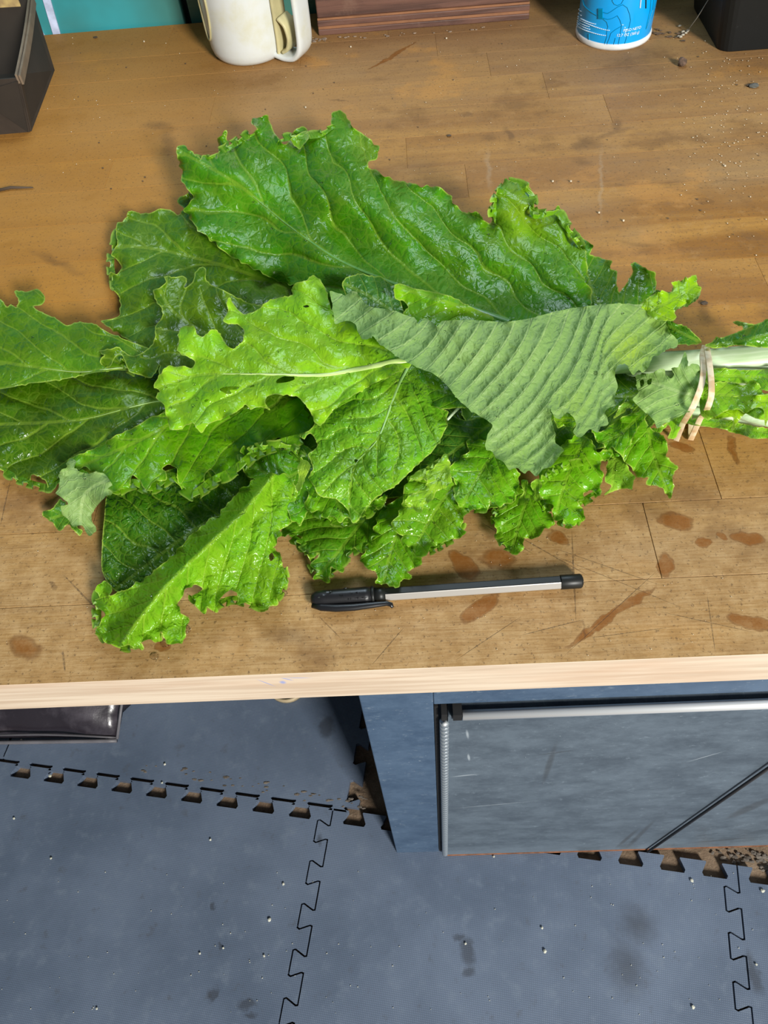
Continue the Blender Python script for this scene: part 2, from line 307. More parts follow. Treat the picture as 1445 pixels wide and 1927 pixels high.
def mat(x0, y0, x1, y1, sides, label, zt=0.0, nm='foam_floor_mat'):
    """sides: left, right, top, bottom tooth phases (None = straight)"""
    Lx, Ly = x1 - x0, y1 - y0; pts = []
    b = sides.get('bottom'); e = teeth(Lx, b[0], sgn=b[1], dep=(b[2] if len(b) > 2 else .0205)) if b else [(0, 0), (Lx, 0)]
    pts += [(x0 + s, y0 + o) for s, o in e][:-1]
    r = sides.get('right'); e = teeth(Ly, r[0], sgn=r[1]) if r else [(0, 0), (Ly, 0)]
    pts += [(x1 + o, y0 + s) for s, o in e][:-1]
    tp = sides.get('top'); e = teeth(Lx, tp[0], sgn=tp[1]) if tp else [(0, 0), (Lx, 0)]
    pts += [(x0 + s, y1 + o) for s, o in e][::-1][:-1]
    l = sides.get('left'); e = teeth(Ly, l[0], sgn=l[1]) if l else [(0, 0), (Ly, 0)]
    pts += [(x0 + o, y0 + s) for s, o in e][::-1][:-1]
    # shrink by the joint gap
    A = np.array(pts); n = len(A); gap = .0011; B = A.copy()
    for i in range(n):
        e1 = A[i] - A[i-1]; e2 = A[(i+1) % n] - A[i]; e1 /= max(np.linalg.norm(e1), 1e-9); e2 /= max(np.linalg.norm(e2), 1e-9)
        n1 = np.array([-e1[1], e1[0]]); n2 = np.array([-e2[1], e2[0]]); k = n1 + n2; k /= max(np.dot(k, k) / 2, .35); B[i] = A[i] + k * gap
    Wd = [local(p) for p in B]; R = delaunay_2d_cdt([Vector(p) for p in Wd], [], [list(range(n))], 1, 1e-6)
    V2, F2 = R[0], R[2]; T = .012; k = len(V2)
    c = np.mean(Wd, 0); rnd = [(v.x, v.y, zt) for v in V2] + [(v.x, v.y, zt - T) for v in V2]
    F = [tuple(f) for f in F2] + [tuple(i + k for i in reversed(f)) for f in F2]
    cnt = {}
    for f in F2:
        for i in range(len(f)): cnt[(f[i], f[(i+1) % len(f)])] = 1
    for (a, b_) in list(cnt):
        if (b_, a) not in cnt: F.append((a, a + k, b_ + k, b_))
    o = pmesh(nm, rnd, F, M_MAT, None, False, (c[0], c[1], zt - T)); o.location = (c[0], c[1], zt - T)
    return tag(o, label, 'floor mat', 'interlocking foam floor mats')
TS = .594
mat(-TS, -TS, 0, 0, dict(top=(.018, 1), right=(.031, 1), left=(.03, -1)), 'dark foam floor mat in the lower left, left of the long zigzag joint')
mat(0, -TS, TS, 0, dict(top=(.036, 1), left=(.031, 1), right=(.02, 1)), 'dark foam floor mat between the two vertical joints, in front of the grey cabinet')
mat(TS, -TS, 2*TS, 0, dict(top=(.032, 1), left=(.02, 1)), 'dark foam floor mat in the lower right corner, right of the right-hand joint')
mat(-TS+.035, .0035, .04, TS, dict(bottom=(.040, 1, .0085), right=(.025, 1)), 'dark foam floor mat lying under the bench, left of the grey cabinet')
mat(-2*TS+.035, .0035, -TS+.033, TS, dict(bottom=(.040, 1, .0085)), 'dark foam floor mat at the far left under the bench, under the dark bag')
# ------------------------------------------------------------------ cabinet
def steel(name, a, b, seed=0, diag=False):
    t = NT(name); P = t.pos(); Q = t.mapping(P, loc=(seed, 0, 0))
    n = t.noise(t.mapping(Q, sc=(16, 16, 22)), 1, 8, .78, .1); n2 = t.noise(t.mapping(Q, sc=(90, 20, 120)), 1, 6, .75); sp = t.noise(Q, 260, 2, .5)
    c = t.mix(t.mr(n, .3, .68), a, b); c = t.mix(t.math('MULTIPLY', t.mr(n2, .56, .74), .40), c, (.30, .37, .43)); c = t.mix(t.math('MULTIPLY', t.mr(sp, .74, .80), .6), c, (.55, .6, .62))
    if diag:
        def dm(x0, y0, x1, y1, w, soft=.6):
            p = aty(x0, y0, YC); q = aty(x1, y1, YC); m = (p + q) / 2; d = q - p; return ((m[0], YC, m[2]), (0, -math.atan2(d[2], d[0]), 0), (np.hypot(d[0], d[2]) / 2 + w/2, .03, w / 2), soft)
        k = blobs(t, P, [dm(1020, 1465, 1045, 1385, .008), dm(1010, 1410, 1080, 1400, .006, .9), dm(1155, 1590, 1200, 1550, .008), dm(1175, 1590, 1232, 1532, .009), dm(1370, 1530, 1445, 1492, .022, .5), dm(1290, 1578, 1410, 1568, .012, .8)])
        c = t.mix(t.math('MULTIPLY', k, .5), c, (.04, .04, .04))
        k = blobs(t, P, [dm(1290, 1423, 1358, 1403, .0022, .8), dm(877, 1362, 880, 1378, .003, .8), dm(880, 1408, 882, 1420, .003), dm(850, 1512, 1000, 1498, .002, .9), dm(850, 1451, 900, 1446, .004, .9)])
        c = t.mix(t.math('MULTIPLY', k, .6), c, (.5, .56, .6))
        z = t.sep(P)[2]; c = t.mix(t.math('MULTIPLY', t.mr(t.math('ADD', z, t.math('MULTIPLY', n, .05)), .10, .0), .35), c, (.30, .37, .44))
    t.set(col=c, rough=t.mr(n, .3, .7, .38, .55), metal=.2, nrm=t.bump(n2, .08, .0006)); return t.m
M_CF = steel('blue_grey_steel', (.044, .082, .145), (.082, .135, .215), 3.); M_CD = steel('scuffed_grey_steel', (.066, .088, .112), (.125, .162, .200), 9., True)
M_LIP = NT('bright_steel_lip').set(col=(.80, .82, .83), rough=.38, metal=.5); M_BLK = NT('black_void').set(col=(.006, .006, .006), rough=.7)
M_RUST = simple('rusty_edge', (.32, .13, .06), .8, sc=80, var=.3)
cx0 = -.0585; cdx = .0072; cx1 = .66; ctop = ZU - .0005; cb = .0; dtop = .5805
cab = empty('metal_cabinet', ((cx0 + cx1) / 2, YC + .25, 0), 'blue-grey scuffed metal cabinet standing under the right half of the bench', 'cabinet'); co = ((cx0 + cx1) / 2, YC + .25, 0)
MB().box(cx0, cx1, YC + .014, YC + .52, .0, ctop).build('body', M_CF, cab, off=co, bevel=.002)
MB().box(cx0, cdx - .003, YC, YC + .013, 0, ctop).build('side_stile', M_CF, cab, off=co, bevel=.0012)
MB().box(cdx - .0028, cx1, YC, YC + .013, dtop + .006, ctop).build('top_rail', M_CF, cab, off=co, bevel=.001)
door = MB().box(cdx + .009, cx1 - .03, YC - .006, YC + .012, .006, dtop - .008).build('door', M_CD, cab, off=co, bevel=.0015)
m = MB(); m.tube([(cdx + .022, YC - .006, dtop - .006), (cx1 - .03, YC - .006, dtop - .006)], .0046, 16); m.build('door_lip', M_LIP, door, True, off=co)
MB().box(cdx + .0135, cdx + .0215, YC - .0085, YC + .004, dtop - .012, dtop + .001).build('lip_socket', M_BLK, door, off=co)
MB().box(cdx + .0035, cdx + .0085, YC - .0075, YC + .002, dtop - .014, dtop + .001).build('hinge_socket', M_BLK, door, off=co)
m = MB(); m.tube([(cdx + .0062, YC - .008, dtop - .0195), (cdx + .0062, YC - .0075, dtop - .0225)], .0022, 10); m.build('rivet', M_LIP, door, True, off=co)
m = MB(); z = dtop - .024
while z > .012:
    m.tube([(cdx + .0062, YC - .004, z), (cdx + .0062, YC - .004, z - .001), (cdx + .0062, YC - .004, z - .0078), (cdx + .0062, YC - .004, z - .0088)], [.0034, .0046, .0046, .0034], 10); z -= .0095
m.build('hinge_barrel', NT('hinge_steel').set(col=(.36, .41, .45), rough=.35, metal=.6), door, True, off=co)
MB().box(cdx - .0025, cdx + .0008, YC + .0005, YC + .012, .004, dtop).build('door_gap', M_BLK, cab, off=co)
MB().box(cdx + .009, cx1 - .03, YC - .0065, YC + .010, .0005, .0055).build('bottom_rail', M_RUST, cab, off=co)
a = aty(1236, 1586, YC - .010); b = aty(1480, 1422, YC - .010)
m = MB(); m.tube([(a[0], YC - .0095, .003), tuple(b)], .0018, 8)
o = m.build('thin_rod', NT('black_rod').set(col=(.012, .012, .014), rough=.6), None, True, off=(a[0], YC - .0095, .003)); o.location = (a[0], YC - .0095, .003)
tag(o, 'thin straight black rod leaning diagonally across the grey cabinet door', 'rod')
# bag and jar rim under the bench
def bag():
    c = atz(60, 1370, 0.); M = NT('dark_glossy_vinyl'); P = M.pos(); n = M.noise(P, 18, 5, .6)
    M.set(col=M.mix(M.mr(n, .4, .7), (.022, .018, .024), (.07, .062, .075)), rough=.28, nrm=M.bump(n, .4, .004))
    root = empty('vinyl_bag', (c[0], c[1] + .1, 0), 'dark glossy vinyl bag lying on the mat at the left edge under the bench', 'bag')
    xs = np.linspace(0, 1, 25); V = []; F = []; p1 = atz(222, 1392, 0.); p0 = atz(-150, 1398, 0.); n_ = 14
    for i, u in enumerate(xs):
        base = p0 + (p1 - p0) * u; k = 1 - .9 * max(0, (u - .72) / .28) ** 2.2; hh = .035 + .03 * k
        for j in range(n_):
            q = j / (n_ - 1); y = base[1] + .005 + q * .18; zz = hh * math.sin(math.pi * min(1, q * 1.0 + .02)) ** .55 * (1 if q < .5 else 1) + .003 * math.sin(u * 23 + q * 9)
            lean = .012 * u * (q > .3); V.append((base[0] + lean, y - .0, max(.001, zz)))
        for j in range(n_): pass
    for i in range(24):
        for j in range(n_-1): a_ = i*n_+j; F.append((a_, a_+n_, a_+n_+1, a_+1))
    k = len(V); V += [(v[0], v[1], .0006) for v in V[:]]
    for i in range(24):
        for j in range(n_-1): a_ = k + i*n_+j; F.append((a_, a_+1, a_+n_+1, a_+n_))
    for j in range(n_-1): a_ = 24*n_+j; F.append((a_, a_+k, a_+k+1, a_+1)); F.append((j, j+1, j+1+k, j+k))
    for i in range(24): F.append((i*n_, i*n_+k, (i+1)*n_+k, (i+1)*n_)); q = n_-1; F.append((i*n_+q, (i+1)*n_+q, (i+1)*n_+q+k, i*n_+q+k))
    pmesh('bag_body', V, F, M.m, root, True, (c[0], c[1] + .1, 0))
    m = MB(); pp = [p0 + (p1 - p0) * u + np.array([0, -.003, .004]) for u in np.linspace(0, 1, 20)]; m.tube([tuple(p) for p in pp], .0035, 8)
    e = p1 + np.array([0, 0, .004]); m.tube([tuple(e), (e[0]+.008, e[1]+.04, .03), (e[0]+.012, e[1]+.09, .045), (e[0]+.012, e[1]+.14, .03)], .0025, 8)
    m.build('piping', simple('dusty_piping', (.15, .145, .16), .5), root, True, off=(c[0], c[1] + .1, 0))
    m = MB(); pp = [p0 + (p1 - p0) * u + np.array([0, .002, .026 - .022 * max(0, (u-.6)/.4) ** 1.6]) for u in np.linspace(0, 1, 20)]; m.tube([tuple(p) for p in pp], .002, 6)
    m.build('seam', simple('dusty_seam', (.09, .085, .095), .5), root, True, off=(c[0], c[1] + .1, 0))
bag()
c = atz(541, 1300, 0.001); jm = MB(); jm.lathe([(.030, 0), (.034, .001), (.035, .010), (.033, .012), (.030, .011), (.029, .003)], (c[0], c[1] + .012, .0), 36)
o = jm.build('jar_lid', simple('tan_lid', (.45, .36, .22), .5), None, True, off=(c[0], c[1] + .012, 0)); o.location = (c[0], c[1] + .012, 0)
tag(o, 'round tan jar lid on the mat, its rim peeking from under the bench edge', 'lid')

# ------------------------------------------------------------------ things at the back of the bench
def mug():
    p = atz(480, 129, ZB); aw = p - CAM; aw[2] = 0; aw /= np.linalg.norm(aw); R = .0415; c = p + aw * R; c[2] = ZB
    root = empty('white_jug', tuple(c), 'off-white plastic jug with a wide hollow handle at the back of the bench', 'jug')
    M = NT('aged_white_plastic'); P = M.pos(); n = M.noise(P, 25, 5, .6)
    M.set(col=M.mix(M.mr(n, .45, .75), (.60, .63, .62), (.55, .55, .42)), rough=.35, nrm=M.bump(n, .08, .001)); M_y = simple('yellowed_plastic', (.50, .45, .24), .45, sc=40)
    body = MB(); prof = [(.0, .0), (.033, .0), (.0365, .0015), (.0395, .005), (.0412, .011), (.0418, .02), (.0425, .08), (.0435, .16), (.0412, .16), (.040, .08), (.038, .012), (.0, .008)]
    body.lathe(prof, (0, 0, 0), 56); body.build('jug_body', M.m, root, True)
    # oval moulded recess ring at the left
    az = math.atan2(-aw[1], -aw[0]); rt = np.array([-aw[1], aw[0]]); rt = -rt if rt[0] < 0 else rt
    h = math.atan2(-aw[1] * .62 + rt[1] * .8, -aw[0] * .62 + rt[0] * .8); e = np.array([math.cos(h), math.sin(h)]); s_ = np.array([-e[1], e[0]])
    def sweep(path, w, th, name, mat_, sm=True):
        path = [tuple(q) for q in catmull([(a * 1e4, b * 1e4) for a, b in path], 25, False) / 1e4]; V = []; F = []; K = len(path); N = 12
        for i, (d, z) in enumerate(path):
            d0, z0 = path[max(i-1, 0)]; d1, z1 = path[min(i+1, K-1)]; tx, tz = d1-d0, z1-z0; L = math.hypot(tx, tz); nx, nz = tz/L, -tx/L
            for j in range(N):
                q = 2*math.pi*(j+.5)/N; a_ = math.copysign(abs(math.cos(q)) ** .4, math.cos(q)) * w/2; b_ = math.copysign(abs(math.sin(q)) ** .6, math.sin(q)) * th/2
                V.append((e[0]*(d + nx*b_) + s_[0]*a_, e[1]*(d + nx*b_) + s_[1]*a_, z + nz*b_))
        for i in range(K-1):
            for j in range(N): F.append((i*N+j, i*N+(j+1) % N, (i+1)*N+(j+1) % N, (i+1)*N+j))
        F.append(tuple(range(N-1, -1, -1))); F.append(tuple((K-1)*N+j for j in range(N)))
        return pmesh(name, V, F, mat_, root, sm)
    sweep([(.036, .006), (.048, .0035), (.060, .005), (.067, .012), (.0695, .022), (.070, .05), (.069, .09), (.066, .13), (.055, .145), (.040, .150)], .026, .006, 'handle', M.m)
    sweep([(.0412, .004), (.0425, .02), (.0428, .06), (.0435, .14)], .022, .004, 'handle_backing', M_y)
    sweep([(.0455, .008), (.052, .012), (.0555, .022), (.053, .034), (.046, .040)], .020, .004, 'handle_hollow', M_y)
    g = MB(); l_ = -rt * .92 - aw[:2] * .3; l_ /= np.linalg.norm(l_); t_ = np.array([-l_[1], l_[0]])
    ring = []
    for j in range(29):
        q = 2*math.pi*j/28; dx = .011 * math.cos(q); z = .060 + .038 * math.sin(q); a2 = math.atan2(l_[1], l_[0]) + dx / .042; ring.append((.0428 * math.cos(a2), .0428 * math.sin(a2), z))
    g.tube(ring, .0012, 6, cap=False); g.build('moulded_oval', M_y, root, True)
mug()
def can():
    p = atz(1148, 95, ZB); aw = p - CAM; aw[2] = 0; aw /= np.linalg.norm(aw); R = .0372; c = p + aw * R; c[2] = ZB
    root = empty('blue_can', tuple(c), 'bright blue can with white bottom rim and line figures, at the bench back', 'can')
    t = NT('blue_printed_card'); P = t.pos(); t.set(col=t.mix(t.mr(t.noise(P, 12), .3, .7), (.0, .32, .78), (.0, .38, .86)), rough=.3, coat=.3)
    M_w = simple('white_rim', (.78, .80, .80), .4); M_g = NT('green_ink').set(col=(.0, .23, .40), rough=.35); M_t = NT('white_ink').set(col=(.72, .86, .95), rough=.4)
    MB().lathe([(0, .0045), (R - .0004, .0045), (R - .0002, .006), (R - .0002, .145), (R - .002, .150), (0, .150)], (0, 0, 0), 72).build('can_wall', t.m, root, True)
    MB().lathe([(R - .004, 0), (R + .0002, .0), (R + .0008, .002), (R + .0008, .0045), (R + .0001, .0058), (R - .004, .0055)], (0, 0, 0), 72).build('bottom_rim', M_w, root, True)
    # centre of the visible side: angle seen from the camera; pixels around it placed by ray on the cylinder
    def cyl(px, py):
        d = rays(px, py); o_ = CAM - c; A = d[0]**2 + d[1]**2; B = o_[0]*d[0] + o_[1]*d[1]; C = o_[0]**2 + o_[1]**2 - (R)**2; disc = B*B - A*C
        if disc < 0: disc = 0
        k = (-B - math.sqrt(disc)) / A; q = o_ + d * k; return math.atan2(q[1], q[0]), q[2]
    def line(name, pts, w, mat_, par):
        Q = [cyl(1040 + x * 230/1445, y * 230/1445) for x, y in pts]; D = []
        for i in range(len(Q)-1):
            for f in np.linspace(0, 1, 5)[:-1]: D.append(((Q[i][0]*(1-f)+Q[i+1][0]*f), Q[i][1]*(1-f)+Q[i+1][1]*f))
        D.append(Q[-1]); m = MB(); m.tube([((R+.0001)*math.cos(a), (R+.0001)*math.sin(a), z) for a, z in D], w, 6, flat=.5); return m
    fig = MB()
    for pts in ([(360, -150), (355, 0), (370, 60), (430, 120), (520, 180), (600, 225), (640, 260), (655, 310), (640, 380), (640, 440), (610, 530)],
                [(600, 145), (650, 160), (700, 130), (770, 80), (830, 55), (880, 90), (910, 170), (920, 240), (905, 310), (880, 380), (870, 450), (850, 515)],
                [(590, 210), (650, 230), (700, 220), (765, 185), (795, 235), (815, 300), (800, 380), (790, 450), (775, 525)],
                [(810, 310), (740, 350), (690, 390), (670, 450), (640, 530)], [(740, 450), (720, 525)], [(430, 400), (430, 470)],
                [(710, -40), (705, 10), (730, 50), (765, 65), (810, 45), (835, 0), (835, -60), (790, -110), (740, -90), (710, -40)]):
        l = line('x', pts, .00045, None, None); fig.add(l.V, l.F)
    for y in range(105, 225, 11):
        l = line('x', [(542, y), (592, y + 3)], .0011, None, None); fig.add(l.V, l.F)
    fig.build('line_figures', M_g, root)
    small = MB(); random.seed(3)
    for (x, y, L, dy) in ((290, 105, 55, 30), (290, 150, 55, 32), (285, 190, 230, 95), (280, 215, 400, 145), (278, 240, 160, 75), (276, 262, 170, 85), (276, 285, 160, 90), (275, 310, 360, 110)):
        n = max(3, L // 22); x_ = x
        for i in range(n):
            f0 = i / n; f1 = (i + .72) / n; cv = lambda f: y + dy * (1 - (1 - f) ** 1.5) 
            l = line('x', [(x + L * f0, cv(f0)), (x + L * f1, cv(f1))], .0006, None, None); small.add(l.V, l.F)
    small.build('small_print', M_t, root)
    def text(s, x, y, size, name, da=0):
        cu = bpy.data.curves.new(name, 'FONT'); cu.body = s; cu.size = size; cu.extrude = .00005; cu.align_x = 'LEFT'
        ob = bpy.data.objects.new(name, cu); COL.objects.link(ob); dg = bpy.context.evaluated_depsgraph_get(); me = bpy.data.meshes.new_from_object(ob.evaluated_get(dg)); bpy.data.objects.remove(ob)
        a0, z0 = cyl(1040 + x * 230/1445, y * 230/1445)
        for v in me.vertices:
            a = a0 + v.co.x / R; r_ = R + .0003 + v.co.z; v.co = (r_ * math.cos(a), r_ * math.sin(a), z0 + v.co.y)
        link(name, me, root, M_t)
    text('PESO NETO', 830, 375, .0036, 'lettering'); text('12.7 OZ (360 g)', 750, 432, .0036, 'lettering')
    bars = MB()
    for pts, w in (([(1165, -80), (1150, 120), (1100, 345)], .0005), ([(1195, -60), (1180, 120), (1110, 335)], .0004)):
        l = line('x', pts, w, None, None); bars.add(l.V, l.F)
    bars.build('label_seam', M_g, root); l = line('x', [(1100, -60), (1098, 95)], .0011, None, None)
    k = MB(); k.add(l.V, l.F); k.build('black_print', M_BLK, root); l = line('x', [(1045, -60), (1030, 90)], .0013, None, None); k = MB(); k.add(l.V, l.F); k.build('white_print', M_t, root)
can()
def woodblock():
    a = atz(600, 66, ZB); b = atz(994, 38, ZB); y0 = (a[1] + b[1]) / 2 - .0005; ang = 0
    t = NT('dark_red_brown_wood'); P = t.pos(); g = t.noise(t.mapping(P, sc=(9, 60, 120)), 1, 5, .65, .6); n = t.noise(P, 30, 5, .7)
    c = t.mix(t.mr(g, .35, .65), (.060, .026, .018), (.135, .062, .042)); c = t.mix(t.math('MULTIPLY', t.mr(n, .55, .75), .5), c, (.19, .11, .075))
    M = t.set(col=c, rough=.6, nrm=t.bump(g, .4, .001)); M2 = simple('orange_brown_edge', (.26, .115, .05), .6, sc=50)
    root = empty('wooden_box', ((a[0]+b[0])/2, y0 + .03, ZB), 'dusty dark red-brown wooden box with grooved base, at the back between jug and blue can', 'box'); of = ((a[0]+b[0])/2, y0 + .03, ZB)
    x0, x1 = a[0], b[0] + .001
    MB().box(x0, x1, y0, .797, ZB, ZB + .006).build('base_board', M, root, off=of, bevel=.001)
    MB().box(x0 + .0005, x1 - .0005, y0 + .0012, .796, ZB + .006, ZB + .0085).build('groove_strip', M2, root, off=of)
    MB().box(x0, x1, y0 + .0003, .797, ZB + .0085, ZB + .0145).build('base_board', M, root, off=of, bevel=.001)
    MB().box(x0 + .0005, x1 - .0005, y0 + .0015, .796, ZB + .0145, ZB + .0165).build('groove_strip', M2, root, off=of)
    MB().box(x0 + .0005, x1 - .0008, y0 + .001, .797, ZB + .0165, ZB + .12).build('side_board', M, root, off=of, bevel=.0015)
woodblock()
def tapered(name, c0, poly_b, poly_t, z0, z1, wall, mats, root, floor=True):
    """open-topped tapered container from bottom / top outlines"""
    n = len(poly_b); ctr_b = np.mean(poly_b, 0); ctr_t = np.mean(poly_t, 0)
    inn = lambda P, c: [tuple(np.array(p) + (c - np.array(p)) / np.linalg.norm(c - np.array(p)) * wall) for p in P]
    ib, it = inn(poly_b, ctr_b), inn(poly_t, ctr_t); V = [(*p, z0) for p in poly_b] + [(*p, z1) for p in poly_t] + [(*p, z1) for p in it] + [(*p, z0 + wall) for p in ib]; F = []
    for i in range(n):
        j = (i + 1) % n; F += [(i, j, n+j, n+i), (n+i, n+j, 2*n+j, 2*n+i), (2*n+i, 2*n+j, 3*n+j, 3*n+i)]
    F += [tuple(range(n-1, -1, -1)), tuple(3*n + i for i in range(n))]
    return pmesh(name, V, F, mats, root, False, c0)
def roundrect(cx, cy, w, d, r, k=5, rz=0):
    P = []
    for (sx, sy, a0) in ((1, 1, 0), (-1, 1, 90), (-1, -1, 180), (1, -1, 270)):
        for i in range(k + 1):
            a = math.radians(a0 + 90 * i / k); x = sx * (w/2 - r) + r * math.cos(a); y = sy * (d/2 - r) + r * math.sin(a)
            P.append((cx + x * math.cos(rz) - y * math.sin(rz), cy + x * math.sin(rz) + y * math.cos(rz)))
    return P
def black_tub():
    p = atz(1375, 98, ZB); w = .16; d = .11; cx, cy = .3165 + w/2, p[1] + d/2
    root = empty('black_tub', (cx, cy, ZB), 'matte black tapered plastic tub in the upper right corner of the bench', 'tub')
    t = NT('black_plastic'); P = t.pos(); n = t.noise(P, 90, 4, .7); t.set(spec=.3, col=t.mix(t.mr(n, .66, .8), (.006, .0075, .008), (.03, .033, .033)), rough=.5, nrm=t.bump(n, .15, .0008))
    o = tapered('tub_shell', (cx, cy, ZB), roundrect(cx, cy, w, d, .012), roundrect(cx - .003, cy, w + .035, d + .03, .016), ZB, ZB + .10, .003, t.m, root)
    m = o.modifiers.new('bevel', 'BEVEL'); m.width = .003; m.segments = 3; m.limit_method = 'ANGLE'; m.angle_limit = math.radians(50)
black_tub()
def carton():
    p = atz(57, 247, ZB)  # near right corner of the base
    q = atz(84, 158, ZB); d = q - p; d[2] = 0; d /= np.linalg.norm(d)
    root = empty('berry_carton', (p[0] - .06, p[1] + .06, ZB), 'dark brown paperboard berry carton in the upper left corner of the bench', 'carton'); of = (p[0] - .06, p[1] + .06, ZB)
    M = simple('dark_brown_board', (.034, .023, .015), .75, sc=40, var=.2); MR = simple('brown_rim', (.20, .145, .095), .75, sc=60); MI = simple('shaded_board', (.024, .017, .011), .85)  # MI: darker copy of the same board, interior shade put into its colour
    H = .052; P0 = np.array([p[0], p[1]]); ax = np.array([-.985, -.02]); ax /= np.linalg.norm(ax); ay = np.array([d[0] * .55 + .0, d[1]]); ay /= np.linalg.norm(ay)
    L = .12; Wd = .125
    rim = atz(33, 141, ZB + H)[:2]; back = atz(57, -8, ZB + H)[:2]
    b = [P0, P0 + ax * L, P0 + ax * L + ay * Wd, P0 + ay * Wd]; t = [rim, rim + ax * (L + .01), back + ax * (L + .01), back]
    th = .0014
    def panel(name, A, B, C, D, mat_, shift=0.):
        A, B, C, D = map(Vector, (A, B, C, D)); n = (B - A).cross(D - A).normalized() * th; V = [A, B, C, D, A + n, B + n, C + n, D + n]
        cc_ = Vector((P0[0] - .06, P0[1] + .06, ZB + .03)); inn_ = (cc_ - A).dot(n) > 0
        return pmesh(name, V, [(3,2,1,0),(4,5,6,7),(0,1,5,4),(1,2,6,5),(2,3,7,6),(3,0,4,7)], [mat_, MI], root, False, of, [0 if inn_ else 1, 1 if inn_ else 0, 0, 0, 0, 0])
    z0, z1 = ZB, ZB + H; v = lambda P, z: (P[0], P[1], z)
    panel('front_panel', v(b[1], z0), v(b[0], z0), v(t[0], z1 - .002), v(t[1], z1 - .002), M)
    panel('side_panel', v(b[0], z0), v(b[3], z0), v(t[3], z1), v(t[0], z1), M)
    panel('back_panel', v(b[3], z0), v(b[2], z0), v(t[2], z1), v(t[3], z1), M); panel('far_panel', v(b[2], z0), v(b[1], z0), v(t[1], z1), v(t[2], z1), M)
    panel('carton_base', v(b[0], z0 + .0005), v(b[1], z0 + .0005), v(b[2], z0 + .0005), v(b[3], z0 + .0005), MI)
    # doubled rim bands on the side, folded flap at the corner
    m = MB(); out = np.array([d[1], -d[0], 0])
    for k_, (dz, o_) in enumerate(((0, .0016), (.0012, -.0012))):
        pts = [Vector(v(t[0] + (t[3] - t[0]) * f, z1 + dz - .004)) + Vector(out) * (o_ + .0015 * math.sin(f * 3)) for f in np.linspace(-.01, 1, 9)]; V = []; F = []
        for q_ in pts: V += [q_ + Vector(out) * .0012 + Vector((0, 0, -.004)), q_ + Vector(out) * .0012 + Vector((0, 0, .004)), q_ - Vector(out) * .0008 + Vector((0, 0, .004)), q_ - Vector(out) * .0008 + Vector((0, 0, -.004))]
        for i in range(8):
            for j in range(4): F.append((i*4+j, i*4+(j+1) % 4, i*4+4+(j+1) % 4, i*4+4+j))
        F += [(3, 2, 1, 0), (32, 33, 34, 35)]; m.add(V, F)
    m.build('rim_band', MR, root, False, off=of)
    f0 = atz(0, 160, ZB + .045); f1 = atz(35, 240, ZB + .002); tri = [v(P0 + np.array([-.001, -.0022]), z0 + .001), v(P0 + ax * .036 + np.array([0, -.0022]), z1 - .012), v(rim + np.array([-.001, -.0022]), z1 - .004)]
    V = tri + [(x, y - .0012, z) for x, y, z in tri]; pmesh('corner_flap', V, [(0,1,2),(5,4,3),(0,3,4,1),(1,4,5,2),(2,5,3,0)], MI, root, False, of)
    yb = back[1] - .006; zt_ = ZB + H - .003; zl = aty(20, 25, yb)[2]; xa = aty(-60, 25, yb)[0]; xb = aty(44, 22, yb)[0]
    MB().box(xa, xb, yb - .0012, yb, zl, zt_ + .012).build('inner_label', simple('mottled_yellow', (.55, .40, .15), .8, sc=70, col2=(.30, .20, .09)), root, off=of)
carton()

